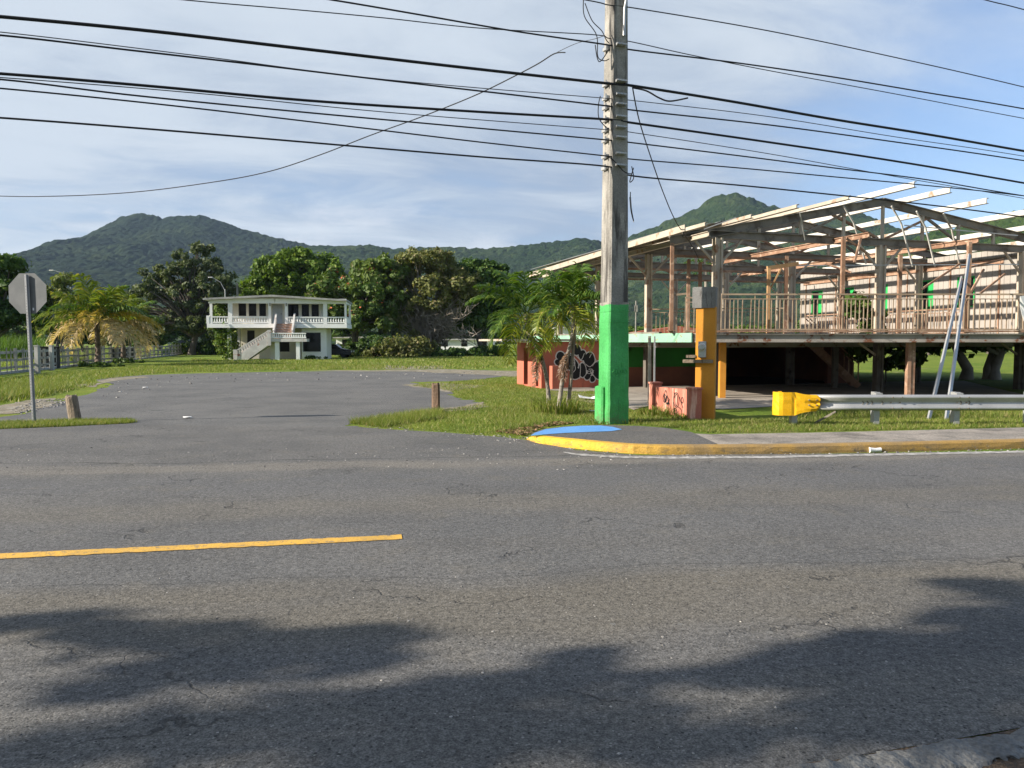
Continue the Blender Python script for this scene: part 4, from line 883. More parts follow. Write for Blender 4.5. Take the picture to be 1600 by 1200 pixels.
# dark bins behind the fence, with white posts
def bin_(label, c, w, d, h, mat):
    rt = root('storage_box', c, label, 'box'); c = Vector(c); m = MB(); m.box(c+Vector((0, 0, h/2)), (w, d, h), .3); m.build('body', mat, rt, bevel=.03)
    m = MB(); m.box(c+Vector((0, 0, h+.04)), (w+.1, d+.1, .08), .3); m.build('lid', mat, rt, bevel=.02)
bin_('tall dark box standing behind the fence left of the yellowing palms', (-28.6, 47.5, 0), 1.0, .8, 1.28, mat_dark)
bin_('low dark box behind the fence right of the yellowing palms', (-38.5, 76, 0), 2.2, 1, 1.05, mat_dark)
for lab, c in (('pale gate post at the left side of the tall dark box', G(70, 583)), ('pale gate post at the right side of the tall dark box', G(92, 578))):
    c = Vector((c.x, c.y*.985, 0)); m = MB(); m.box(c+Vector((0, 0, .68)), (.19, .19, 1.46)); m.box(c+Vector((0, 0, 1.44)), (.23, .23, .05)); tag(m.build('gate_post', mat_roofc, loc=c), lab, 'post')

# ------------------------------------------------------------------ palms
def fmat(name, a, b_, c): return leafmat(name, a, b_, c, .12, trans=.35, cscale=1.5, rough=.4)
fm_green = fmat('frond_green', (.030, .075, .010), (.105, .175, .026), (.18, .23, .04))
fm_lime = fmat('frond_lime', (.11, .17, .016), (.28, .30, .035), (.36, .32, .07))
fm_gold = fmat('frond_gold', (.32, .22, .025), (.50, .35, .05), (.22, .22, .04))
fm_tan = fmat('frond_tan', (.46, .33, .16), (.62, .47, .26), (.34, .24, .10))
fm_dead = fmat('frond_dead', (.16, .085, .05), (.25, .15, .09), (.10, .06, .04))
fm_pgreen = fmat('frond_yellowgreen', (.085, .130, .014), (.22, .26, .035), (.32, .28, .06))
trunkm = M('palm_trunk', (.28, .245, .20), (.19, .165, .135), 4, stain=(.10, .085, .07), sscale=7, stretch=(.4, .4, 2.2), bump=1, bscale=22, bdist=.02)
trunkd = M('palm_trunk_dark', (.10, .075, .055), (.16, .12, .09), 4, bump=1, bscale=18, bdist=.03)
def frond(o, az, el, L, droop, mat, parent, seed, nl=32, ll=.55, lw=.05, hang=.6, sweep=0.0, name='frond'):
    rg = np.random.default_rng(seed); o = np.array(o); n = nl; dirs = []; pts = [o]; e = el; a = az
    for i in range(n):
        f = i/n; e2 = e-droop*f**1.25; a2 = a+sweep*f
        d = np.array([math.cos(a2)*math.cos(e2), math.sin(a2)*math.cos(e2), math.sin(e2)]); dirs.append(d); pts.append(pts[-1]+d*L/n)
    V = []; Fq = []
    for i in range(n):
        f = (i+.5)/n
        if f < .10: continue
        d = dirs[i]; side = np.cross(d, [0, 0, 1.0]); sl_ = np.linalg.norm(side); side = side/sl_ if sl_ > .05 else np.array([math.sin(a), -math.cos(a), 0])
        upv = np.cross(side, d); l = ll*(math.sin(math.pi*min(1, .12+f*.86))**.6)*(.85+.3*rg.random())
        for s in (-1, 1):
            for rep in range(1):
                dl = s*side*(.75+rg.normal(0, .10))+d*(.65+rg.normal(0, .12))+upv*(.30+rg.normal(0, .16)); dl /= np.linalg.norm(dl)
                p0 = pts[i]+d*(L/n*rg.random()); w = lw*(.7+.5*rg.random()); wv = d*w*.5
                p1 = p0+dl*l*.5; dl2 = dl+np.array([0, 0, -hang*(.7+.6*rg.random())]); dl2 /= np.linalg.norm(dl2); p2 = p1+dl2*l*.35
                dl3 = dl2+np.array([0, 0, -hang*1.1]); dl3 /= np.linalg.norm(dl3); p3 = p2+dl3*l*.25
                b = len(V); V += [p0-wv*.6, p0+wv*.6, p1+wv, p1-wv, p2+wv*.7, p2-wv*.7, p3+wv*.12, p3-wv*.12]
                Fq += [(b, b+1, b+2, b+3), (b+3, b+2, b+4, b+5), (b+5, b+4, b+6, b+7)]
    # rachis
    k = 0
    rr = np.linspace(.022, .005, len(pts))*(L/2.0)
    b = len(V); m = MB(); m.tube([Vector(p) for p in pts[::3]], list(rr[::3]), 4, False, False)
    V += [np.array(v) for v in m.v]; Fq += [tuple(b+i for i in f) for f in m.f]
    return npmesh(name, np.array(V), np.array(Fq), mat, parent)
def palm(label, trunk_pts, rads, tm, crown, specs, extra_trunks=(), ll=.55, lw=.035, seed=1, group=None, skirt=None, nl=44):
    rt = root('palm_tree', (trunk_pts[0][0], trunk_pts[0][1], 0), label, 'palm', group)
    for tp, rr in [(trunk_pts, rads)]+list(extra_trunks):
        cu = catm(tp, 6); r2 = np.interp(np.linspace(0, 1, len(cu)), np.linspace(0, 1, len(rr)), rr); r2 = r2*(1+.07*np.sin(np.arange(len(r2))*2.4))
        m = MB(); m.tube(cu, list(r2), 9); m.build('trunk', tm, rt)
    for i, (az, el, L, dr, mt, hang, sw) in enumerate(specs):
        frond(np.array(crown)+np.array([math.cos(az), math.sin(az), 0])*.05+np.array([0, 0, .02*(i % 5)]), az, el, L, dr, mt, rt, seed*100+i, nl=nl, ll=ll, lw=lw, hang=hang, sweep=sw)
    if skirt:
        for i, (p, az, L) in enumerate(skirt):
            frond(p, az, -.9, L, .7, fm_dead, rt, seed*500+i, nl=16, ll=.22, lw=.03, hang=1.4, name='dead_frond')
    return rt
def specs(seed, n, L, low=(-.2, .1), hi=1.35, mats=None, gold=0.0):
    rg = np.random.default_rng(seed); out = []
    for i in range(n):
        f = i/(n-1); az = i*2.399+rg.normal(0, .15); el = low[0]+(hi-low[0])*f**1.1+rg.normal(0, .08); LL = L*(.85+.25*rg.random())*(1-.25*max(0, f-.8)*5*.6)
        dr = 1.55-.75*f+rg.normal(0, .12); mt = mats(f, rg); out.append((az, el, LL, dr, mt, .55+.25*(1-f), rg.normal(0, .25)))
    return out
# palm B: nearest, twin trunk
def gm_(f, rg): return fm_lime if f < .2 else (fm_pgreen if f < .35 and rg.random() < .6 else fm_green)
yB = G(876, 645).y; cB = P(893, 478, yB)
palm('green palm with twin grey trunks beside the utility pole', [Vector((*G(872, 646).xy, -.05)), P(878, 600, yB), P(886, 560, yB), P(896, 515, yB), cB], [.062, .05, .045, .05, .065], trunkm, cB, specs(21, 17, 1.22, low=(-.55, 0), hi=1.4, mats=gm_),
     nl=34, extra_trunks=[([Vector((*G(885, 644).xy, -.05)), P(891, 605, yB+.05), P(894, 565, yB+.05), P(898, 522, yB+.03)], [.055, .045, .04, .035])], ll=.46, lw=.046, seed=21,
     skirt=[(P(890, 548, yB-.05), -2.9, .55), (P(888, 552, yB-.05), -2.3, .6), (P(889, 550, yB-.08), -2.6, .7), (P(888, 565, yB-.05), -2.2, .5)])
yA = G(858, 637).y; cA = P(827, 520, yA); cA2 = P(822, 490, yA)
palm('green palm with a single curved trunk in front of the salmon wall', [Vector((*G(858, 638).xy, -.05)), P(856, 605, yA), P(850, 572, yA), P(840, 545, yA), cA, cA2], [.07, .05, .05, .055, .07, .07], trunkm, cA2, specs(22, 17, 1.50, low=(-.6, 0), hi=1.4, mats=gm_), nl=36, ll=.50, lw=.048, seed=22,
     skirt=[(P(846, 552, yA-.05), -2.7, .6), (P(848, 556, yA-.05), -2.2, .7), (P(849, 560, yA-.06), -2.5, .8), (P(845, 550, yA-.05), -3.0, .6)])
# grass tufts at palm feet
def tuft(label, c, r, n, h, seed):
    rg = np.random.default_rng(seed); a = rg.random(n)*6.28; rr = r*np.sqrt(rg.random(n)); V = []; Fq = []
    for i in range(n):
        b = np.array([c.x+math.cos(a[i])*rr[i], c.y+math.sin(a[i])*rr[i]*.7, -.01]); az = a[i]+rg.normal(0, .5); hh = h*(.5+.7*rg.random()); o = np.array([math.cos(az), math.sin(az), 0]); w = np.array([-o[1], o[0], 0])*.008
        m_ = b+o*hh*.18+np.array([0, 0, hh*.6]); e = b+o*hh*.65+np.array([0, 0, hh*(.55+.4*rg.random())]); k = len(V); V += [b-w, b+w, m_+w*.8, m_-w*.8, e+w*.1, e-w*.1]; Fq += [(k, k+1, k+2, k+3), (k+3, k+2, k+4, k+5)]
    o = npmesh('grass_tuft', np.array(V), np.array(Fq), gm, loc=(c.x, c.y, 0)); return tag(o, label, 'grass')
tuft('tall grass tuft around the foot of the twin-trunk palm', G(868, 646), .62, 520, .45, 3)
tuft('low weedy tuft at the left foot of the green-based utility pole', G(938, 662), .35, 130, .12, 4)
tuft('weed tuft at the left end of the low salmon wall', G(1024, 650), .40, 260, .28, 5)
tuft('weed tuft against the middle of the low salmon wall', G(1066, 655), .35, 170, .16, 6)
tuft('weedy tuft at the right foot of the green-based utility pole', G(985, 661), .35, 160, .12, 7)
# yellowing palms by the fence
def ym(f, rg):
    r = rg.random()
    if f < .28: return fm_tan if r < .7 else fm_gold
    if f < .5: return fm_gold if r < .55 else (fm_tan if r < .75 else fm_pgreen)
    return fm_pgreen if r < .65 else fm_green
yC = G(152, 571).y; cC = P(152, 502, yC)
palm('larger palm with dying golden fronds in front of the plank fence', [Vector((*G(152, 572).xy, -.1)), P(153, 550, yC), P(152, 525, yC), cC], [.24, .18, .17, .2], trunkd, cC, specs(31, 24, 4.0, low=(-.12, 0), hi=1.3, mats=ym), ll=1.15, lw=.13, seed=31, nl=36)
yD = G(192, 566).y; cD = P(192, 505, yD)
palm('smaller palm with drooping tan fronds, right of the larger yellowing one', [Vector((*G(192, 566).xy, -.1)), P(193, 548, yD), P(192, 525, yD), cD], [.25, .18, .17, .2], trunkd, cD, specs(32, 19, 3.5, low=(-.2, 0), hi=1.2, mats=ym), ll=1.05, lw=.13, seed=32, nl=32)
for lab, px, py, sd in (('green weeds round the foot of the larger yellowing palm', 152, 573, 41), ('green weeds round the foot of the smaller yellowing palm', 192, 567, 42)):
    g0 = G(px, py); rg = np.random.default_rng(sd); c = np.array([g0.x, g0.y, .1])+rg.normal(0, 1, (14, 3))*np.array([.7, .4, .05]); pt, nr = blob_points(c, np.full(14, .28), 40, rg); pt[:, 2] = np.maximum(pt[:, 2], .02)
    V, Fc = leaves(pt, nr, .14, rng=rg); tag(npmesh('weeds', V, Fc, lm_mid, loc=(g0.x, g0.y, 0)), lab, 'plant')

# ------------------------------------------------------------------ guard rail
gy = G(1365, 664).y
gr = root('guard_rail', (G(1240, 664).x, gy, 0), 'steel guard rail with a yellow end piece along the pavement', 'guard rail')
def gp(px, py, dy=0.0): return P(px, py, gy+dy)
zt_, zb_ = gp(1400, 616).z, gp(1400, 640.5).z; hh = zt_-zb_
prof = [(0.03, 0), (-.02, .07), (-.035, .16), (-.02, .26), (.035, .38), (.04, .5), (.035, .62), (-.02, .74), (-.035, .84), (-.02, .93), (.03, 1.0)]
m = MB(); x0 = gp(1262, 630).x; x1 = 30; xs = np.linspace(x0, x1, 30); vs = []
for x in xs:
    yy = gy-.14+(.002 if x > 8 else 0)
    for a, b_ in prof: vs.append((x, yy+a, zb_+hh*b_))
k = len(prof)
m.add(vs, [(i*k+c, (i+1)*k+c, (i+1)*k+c+1, i*k+c+1) for i in range(len(xs)-1) for c in range(k-1)], True)
o = m.build('beam', mat_galv, gr); sm_ = o.modifiers.new('solid', 'SOLIDIFY'); sm_.thickness = .006
for px in (1498, 1395):                                     # splice plates with bolts
    m = MB(); c = gp(px, 628)
    for b_ in (.16, .5, .84):
        for dxx in (-.09, .09): m = MB(); m.tube([Vector((c.x+dxx, gy-.14+(.04 if b_ == .5 else -.04), zb_+hh*b_)), Vector((c.x+dxx, gy-.16+(.04 if b_ == .5 else -.04), zb_+hh*b_))], .014, 6); m.build('splice_bolt', mat_chord, gr)
# faint stencil-like scuffs in the valley of the beam
rg = np.random.default_rng(2)
for px, pwid in ((1375, 3), (1345, 2), (1352, 2), (1359, 2), (1497, 5), (1510, 3)):
    c = gp(px, 628.5); m = MB(); m.tube([Vector((c.x-.02, gy-.105, c.z-.04)), Vector((c.x+.012, gy-.105, c.z)), Vector((c.x-.015, gy-.105, c.z+.035))], .012, 4); m.build('scuff', mat_chord, gr)
for px in (1241, 1369, 1494, 1609, 1735):
    c = gp(px, 664); m = MB(); h2 = zt_+.045 if px > 1300 else zt_-.05
    m.box((c.x-.055, gy+.05, h2/2-.1), (.012, .15, h2+.2)); m.box((c.x, gy-.02, h2/2-.1), (.10, .012, h2+.2)); m.box((c.x, gy+.12, h2/2-.1), (.10, .012, h2+.2)); m.box((c.x+.0, gy-.06, (zt_+zb_)/2+.02), (.13, .08, hh+.02)) if px > 1300 else None
    m.build('post', mat_galv, gr)
m = MB(); m.beam(gp(1306, 643, .05), gp(1262, 667, .3), .04, .04); m.build('brace', mat_chord, gr)
# yellow rolled end
m = MB(); pts = []
xa, xb, xc = gp(1207, 630).x, gp(1236, 630).x, gp(1273, 630).x; r_ = .17
zT, zB = gp(1220, 612).z, gp(1220, 648).z
prof2 = []
for a in np.linspace(-3.9, .35, 16): prof2.append((xa+r_+math.sin(a)*r_*1.0, gy-.13+r_+.0-math.cos(a)*r_))
# plan curve: flat flange from the right, then the folded nose
path = [(xc+.02, gy-.214, .10, .15), (xc-.05, gy-.216, .050, .085), (xc-.16, gy-.216, .048, .080), (xc-.28, gy-.214, .040, .065), (xb+.10, gy-.204, .022, .04), (xb+.03, gy-.192, .006, .012), (xb+.0, gy-.185, 0, 0), (xb-.06, gy-.196, 0, 0)]
for a in np.linspace(.15, 3.5, 9): path.append((xa+r_-math.sin(a)*r_, gy-.02-math.cos(a)*r_, 0, 0))
vs = []; kz = 7; rg = np.random.default_rng(17)
for i_, (x, y, it, ib) in enumerate(path):
    for j in range(kz):
        f = j/(kz-1); b_ = (.016 if it > .04 else 0)*math.cos(f*4*math.pi)+rg.normal(0, .004); vs.append((x+rg.normal(0, .003), y+b_, zB+ib+(zT-zB-it-ib)*f))
m.add(vs, [(i*kz+j, (i+1)*kz+j, (i+1)*kz+j+1, i*kz+j+1) for i in range(len(path)-1) for j in range(kz-1)], False)
o = m.build('end_terminal', mat_yplastic, gr); sm_ = o.modifiers.new('solid', 'SOLIDIFY'); sm_.thickness = .005
for dxx, dzz in ((.05, .05), (.05, -.05), (.20, .05), (.20, -.05)):
    m = MB(); m.tube([Vector((xc-dxx, gy-.22, (zT+zB)/2+.03+dzz)), Vector((xc-dxx, gy-.245, (zT+zB)/2+.03+dzz))], [.016, .014], 6); m.build('bolt', mat_chord, gr)

# two long poles leaning on the deck railing
for lab, b0, t0, yt in (('left one of two pale metal poles leaning against the deck railing', (1450, 657), (1503, 433), 21.95), ('right one of two pale metal poles leaning against the deck railing', (1478, 657), (1516, 388), 22.15)):
    q = G(*b0); m = MB(); e = P(*t0, yt); m.beam(q-Vector((0, 0, .05)), e, .07, .045, up=(0, 1, 0)); o = m.build('leaning_pole', mat_galv, loc=q); tag(o, lab, 'pole')
# ------------------------------------------------------------------ ochre pillar with meter, low salmon wall
oc_y = G(1105, 655).y
op = root('meter_pillar', (G(1106, 655).x, oc_y+.2, 0), 'ochre painted pillar carrying an electric meter and a plywood cap', 'pillar')
c0, c1 = P(1091.5, 600, oc_y), P(1121, 600, oc_y); w = c1.x-c0.x; zt_ = P(1100, 477, oc_y).z
m = MB(); m.box(((c0.x+c1.x)/2, oc_y+w/2, zt_/2-.05), (w, w, zt_+.1), 0); m.build('shaft', mat_orange, op, bevel=.008)
m = MB(); a, b_ = P(1089.5, 481, oc_y-.03), P(1122.5, 448, oc_y-.03); wv = b_.x-a.x
m.box(((a.x+b_.x)/2, oc_y-.03+.012, (a.z+b_.z)/2), (wv, .022, b_.z-a.z)); m.box((b_.x+.012, oc_y+w/2, (a.z+b_.z)/2+.01), (.022, w+.05, b_.z-a.z-.03)); m.box((a.x-.012, oc_y+w/2, (a.z+b_.z)/2), (.022, w+.05, b_.z-a.z-.02)); m.box(((a.x+b_.x)/2, oc_y+w/2, b_.z-.05), (wv-.02, w, .03)); m.build('plywood_cap', mat_ply, op)
m = MB(); c = P(1103.5, 546, oc_y-.05); m.box((c.x, oc_y-.05, c.z), (.16, .09, .34)); o = m.build('meter_box', mat_meter, op, bevel=.01)
m2 = MB(); m2.tube([Vector((c.x, oc_y-.09, c.z+.05)), Vector((c.x, oc_y-.17, c.z+.05)), Vector((c.x, oc_y-.20, c.z+.05))], [.075, .072, .05], 14); m2.build('meter_dial', mat_meter, o)
m3 = MB(); m3.tube([Vector((c.x, oc_y-.095, c.z+.05)), Vector((c.x, oc_y-.125, c.z+.05))], [.088, .086], 14); m3.build('meter_ring', mat_plastic, o)
m = MB(); c = P(1098, 564.5, oc_y-.03); m.box((c.x-.02, oc_y-.06, c.z), (.62, .1, .07)); m.box((P(1085, 557, oc_y).x, oc_y+.02, P(1085, 557, oc_y).z), (.2, .08, .06)); m.build('timber_batten', mat_wood, op)
op.rotation_euler = (0, 0, R(-19))
lw = root('salmon_wall', G(1055, 648), 'low faded salmon garden wall scrawled with black tags', 'wall')
wa, wb = G(1022, 641), G(1077, 655.5); ht = .66; dw = (wb-wa).normalized(); nw = Vector((dw.y, -dw.x, 0))
if nw.y > 0: nw = -nw
m = MB(); rzw = math.atan2(dw.y, dw.x); Lw = (wb-wa).length
zl, zr_ = P(1032, 604, wa.y).z, P(1078, 609, wb.y).z
m.slab([wa+Vector((0, 0, -.05)), wb+Vector((0, 0, -.05)), wb+Vector((0, 0, zr_)), wa+Vector((0, 0, zl))], -nw*.15); m.build('panel', mat_salmon_lt, lw)
for q, zz in ((wa-dw*.10, P(1024, 600, wa.y).z), (wb+dw*.10, P(1085, 608, wb.y).z)):
    m = MB(); m.box(Vector((q.x, q.y, zz/2-.05))-nw*.06, (.24, .24, zz+.1), rzw); m.box(Vector((q.x, q.y, zz+.02))-nw*.06, (.28, .28, .045), rzw); m.build('pillar', mat_salmon_lt, lw, bevel=.01)
def strokes(name, pts_list, org, ux, uz, nrm, wdt, mat, parent):
    m = MB()
    for pts in pts_list:
        q = [Vector(org)+ux*a+uz*b_+nrm*.006 for a, b_ in pts]; q = catm(q, 5)
        for i in range(len(q)-1):
            d = (q[i+1]-q[i])
            if d.length < 1e-5: continue
            m.beam(q[i]-d*.1, q[i+1]+d*.1, wdt, .004, up=nrm)
    return m.build(name, mat, parent)
def circ(cx, cy, rx, ry, a0=0, a1=6.28, n=12): return [(cx+rx*math.cos(a), cy+ry*math.sin(a)) for a in np.linspace(a0, a1, n)]
e_ = Vector((0, 0, 1)); k = Lw
strokes('graffiti', [circ(.36*k, .40, .07, .13), circ(.33*k, .34, .11, .09), circ(.40*k, .32, .10, .07), [(.30*k, .45), (.34*k, .25), (.40*k, .42), (.44*k, .22), (.47*k, .35)], circ(.42*k, .18, .05, .05), [(.50*k, .14), (.46*k, .26), (.37*k, .22)],
                     circ(.66*k, .36, .17, .16), circ(.66*k, .36, .07, .13), [(.60*k, .52), (.61*k, .40)], circ(.64*k, .10, .07, .07), [(.58*k, .30), (.62*k, .0), (.78*k, .02), (.80*k, .16), (.70*k, .22)], circ(.82*k, .38, .06, .06), [(.74*k, .44), (.80*k, .30), (.84*k, .22)]], wa, dw, e_, nw, .018, mat_blackp, lw)
# scraps
b0 = G(1368, 707); m = MB(); m.tube([b0+Vector((-.085, 0, .038)), b0+Vector((.0, .01, .034)), b0+Vector((.085, .02, .040))], [.040, .032, .034], 9); m.tube([b0+Vector((-.092, 0, .038)), b0+Vector((-.084, 0, .038))], [.043, .043], 9); tag(m.build('paper_cup', mat_plastic, loc=b0), 'crushed white paper cup lying in front of the yellow kerb', 'litter')
b0 = G(921, 625); m = MB(); rg = np.random.default_rng(1)
vs = [Vector((b0.x+x*.30, b0.y+y*.25, .03+.07*abs(x)*(1+y*.3)+rg.normal(0, .02))) for y in (-1, 0, 1) for x in (-1, -.4, .2, 1)]; m.add(vs, [(i+4*j, i+1+4*j, i+5+4*j, i+4+4*j) for j in range(2) for i in range(3)]); o = m.build('plastic_scrap', mat_plastic, loc=b0); o.modifiers.new('solid', 'SOLIDIFY').thickness = .01; tag(o, 'crumpled white sheet on the grass behind the green pole base', 'litter')
for lab, px, py in (('small white scrap on the car park near the log post', 227, 606), ('white scrap lying in the driveway mouth', 293, 653), ('torn white scrap on the lawn right of the white sheet', 927, 643)):
    b0 = G(px, py, .01); m = MB(); vs = [b0+Vector((math.cos(a)*.10, math.sin(a)*.07, .008+.015*(k % 2))) for k, a in enumerate(np.linspace(0, 6.28, 7)[:6])]; m.slab(vs[::-1], (0, 0, .008)); tag(m.build('paper_scrap', mat_plastic, loc=b0), lab, 'litter')
# ------------------------------------------------------------------ abandoned open-air restaurant
O2 = Vector((11.92, 25.0, 0)); AC = Vector((.957, .29, 0)); AA = Vector((-.29, .957, 0))     # across, along (away)
def L(u, t, z): return O2+AC*u+AA*t+Vector((0, 0, z))
def uof(p): d = Vector((p[0], p[1], 0))-O2; return d.dot(AC)
def tof(p): d = Vector((p[0], p[1], 0))-O2; return d.dot(AA)
rs = root('derelict_restaurant', (9, 26, 0), 'derelict open steel-framed restaurant on a raised deck with no roof', 'building')
DZ = 1.90; RB = 21.9
cor = Vector((P(1083, 527, RB).x, RB, 0))           # front left corner of the deck
UL = uof(cor)
# deck slab
dk = [cor+Vector((0, .05, 0)), Vector((24, RB+.05, 0)), L(12, 12, 0), L(UL, 14.0, 0)]
m = MB(); m.prism([(p.x, p.y) for p in dk], DZ-.16, DZ-.02); m.build('deck_slab', mat_floor, rs)
m = MB(); m.ibeam(Vector((cor.x+.05, RB, DZ-.14)), Vector((24, RB, DZ-.14)), .16, .25, .02, .03); m.build('deck_beam', mat_deckbeam, rs)
m = MB(); m.beam(Vector((cor.x, RB-.06, DZ+.045)), Vector((24, RB-.06, DZ+.045)), .10, .05); m.build('deck_rail_base', mat_rust, rs)
for t0 in np.arange(1.5, 13.0, 2.2):
    m = MB(); m.ibeam(L(UL+.1, t0, DZ-.30), L(11, t0, DZ-.30), .14, .26); m.build('joist', mat_deckbeam, rs)
# mint fascia on the left edge
m = MB(); m.beam(cor+Vector((-.03, -.02, DZ-.13)), L(UL-.03, 13.8, DZ-.13), .05, .27); m.build('fascia', mat_mint, rs)
m = MB(); m.beam(L(UL+.02, 1, DZ+.03), L(UL+.02, 13.8, DZ+.03), .10, .06); m.build('deck_edging', mat_chord, rs)
# columns, twin channels
def column(u, t, z0, z1, mat=mat_steel, w=.26, name='column'):
    m = MB(); q = L(u, t, 0); rzz = math.atan2(AC.y, AC.x)
    for s in (-1, 1): m.box(q+AC*(s*w*.36)+Vector((0, 0, (z0+z1)/2)), (w*.28, w*.8, z1-z0), rzz)
    m.box(q+Vector((0, 0, (z0+z1)/2)), (w*.5, w*.5, z1-z0), rzz); m.build(name, mat, rs)
mat_steel_shaded = M('under_deck_steel_shaded', (.15, .13, .105), (.10, .085, .07), 2, stain=(.05, .04, .03), sscale=3, bump=.2)  # column steel darkened in colour for the shade under the deck
BAY = 4.5; TR = [0, BAY, 2*BAY, 3*BAY]
zc0 = 4.86
for k, t0 in enumerate(TR):
    for u in (-6.0, 0, 6.0):
        column(u, t0, DZ, zc0-.1, w=.26 if k == 0 else .22); column(u, t0, 0, DZ-.3, mat_steel_shaded, .26)
def ztop(u): return 6.14+(u*.200 if u < 0 else -u*.152)
# trusses
for k, t0 in enumerate(TR):
    sag = .05*k
    m = MB(); m.ibeam(L(-7.6, t0, ztop(-7.6)), L(0, t0, ztop(0)), .14, .26); m.ibeam(L(0, t0, ztop(0)), L(9.0, t0, ztop(9.0)), .14, .26)
    tr = m.build('truss', mat_chord, rs)
    m = MB(); m.ibeam(L(-7.2, t0, zc0), L(8, t0, zc0-.02), .14, .24); m.build('bottom_chord', mat_chord, tr)
    for u in (-4.6, -3.1, -1.5, 0, 1.6, 3.1, 4.6, 6.2):
        m = MB(); m.beam(L(u, t0-.03, zc0+.1), L(u, t0-.03, ztop(u)-.1), .09, .07, up=AA); m.build('strut', mat_steel, tr)
    for a_, b_ in ((-3.2, -5.2), (-3.0, -1.4), (-.15, -1.9), (.15, 1.9), (3.1, 1.7), (3.3, 4.9)):
        m = MB(); m.beam(L(a_, t0, zc0+.12), L(b_, t0, ztop(b_)-.12), .07, .08, up=AA); m.build('diagonal', mat_chord if abs(a_) > 1 else mat_rust, tr)
    for u, s in ((-6, 1), (-6, -1), (0, 1), (0, -1), (6, -1)):
        if u < -5 and s < 0 and k == 0: pass
        m = MB(); m.beam(L(u+s*.1, t0, zc0-.85), L(u+s*.85, t0, zc0-.12), .06, .06, up=AA); m.build('knee_brace', mat_steel, tr)
# purlins: pale channels along the roof, free at the front
def purlin(u, f, b_, dz=0, mat=mat_purlin, rise=0.0):
    hh_ = .10 if u < -1 else .16; m = MB(); z = ztop(u)+.24+dz; p, q = L(u, -f, z+rise), L(u, b_, z)
    m.beam(p, q, .03, hh_); m.beam(p+AC*.05+Vector((0, 0, hh_/2)), q+AC*.05+Vector((0, 0, hh_/2)), .07, .02); m.beam(p+AC*.05-Vector((0, 0, hh_/2)), q+AC*.05-Vector((0, 0, hh_/2)), .07, .02)
    m.build('purlin', mat, rs)
for u, f, b_, r in ((-7.15, 1.2, 12.0, .0), (-5.6, 1.1, 14.4, .0), (-4.1, 1.15, 14.0, .05), (-2.45, 1.35, 14, .03), (-.45, 1.75, 14, .05), (.95, 1.7, 13.6, .03), (2.45, 1.65, 13.9, .02), (4.1, 1.6, 13.2, .0), (5.7, 1.4, 13, .0), (7.4, 1.2, 12, 0)):
    purlin(u, f, b_, 0, mat_steel if u < -1 else mat_purlin, r)
# remaining sheeting over the left eave
m = MB(); us = np.linspace(-7.9, -5.0, 15); vs = []
for i, u in enumerate(us):
    for t0 in (.4, 12.2): vs.append(L(u, t0, ztop(u)+.30+(.03 if i % 2 else 0)))
m.add(vs, [(2*i, 2*i+2, 2*i+3, 2*i+1) for i in range(len(us)-1)]); o = m.build('roof_sheet', mat_sheet, rs); o.modifiers.new('solid', 'SOLIDIFY').thickness = .012
m = MB(); m.beam(L(-7.95, -1.5, ztop(-7.95)+.22), L(-7.95, 12.2, ztop(-7.95)+.06), .03, .18); m.build('eave_fascia', mat_steel, rs)
m = MB(); us = np.linspace(-5.5, -1.2, 21); vs = []
for i, u in enumerate(us):
    for t0 in (10.2, 14.6): vs.append(L(u, t0, ztop(u)+.37+(.03 if i % 2 else 0)))
m.add(vs, [(2*i, 2*i+2, 2*i+3, 2*i+1) for i in range(len(us)-1)]); o = m.build('roof_sheet', mat_sheet, rs); o.modifiers.new('solid', 'SOLIDIFY').thickness = .012
# lower longitudinal beams, rusty
for u, f, b_, z in ((-6.9, 1.0, 13.5, 4.72), (-1.85, 1.55, 6.2, 4.82), (1.9, 1.9, 11, 4.76), (6.3, -1, 12, 4.55)):
    m = MB(); m.ibeam(L(u, -f, z), L(u, b_, z-.02), .10, .16); m.build('tie_beam', mat_rust if u > -5 else mat_steel, rs)
for t0 in (2.2, 6.7, 11.2):
    m = MB(); m.beam(L(-6.5, t0, 4.45), L(6, t0, 4.5), .06, .08); m.build('cross_bar', mat_rust, rs)
# dangling sag rods
for a_, b_, ya, yb in (((1318, 322), (1353, 412), 23.6, 24.2), ((1393, 322), (1426, 416), 23.8, 24.5), ((1432, 330), (1461, 416), 24, 24.7), ((1474, 334), (1500, 418), 24.2, 25)):
    q0, q1 = P(*a_, ya), P(*b_, yb); md = q0.lerp(q1, .3)+Vector((.1, 0, .03)); m = MB(); m.beam(q0, md, .035, .05, up=(0, 1, 0)); m.beam(md, q1, .035, .05, up=(0, 1, 0)); m.build('hanging_rod', mat_purlin, rs)
for a_, b_, ya, yb in (((1250, 332), (1258, 375), 23.4, 23.8), ((1100, 358), (1150, 340), 22.6, 22.6), ((1412, 352), (1590, 368), 24.4, 26.5), ((1230, 415), (1592, 413), 24, 24.8)):
    m = MB(); m.beam(P(*a_, ya), P(*b_, yb), .03, .03, up=(0, 1, 0)); m.build('loose_rod', mat_galv, rs)
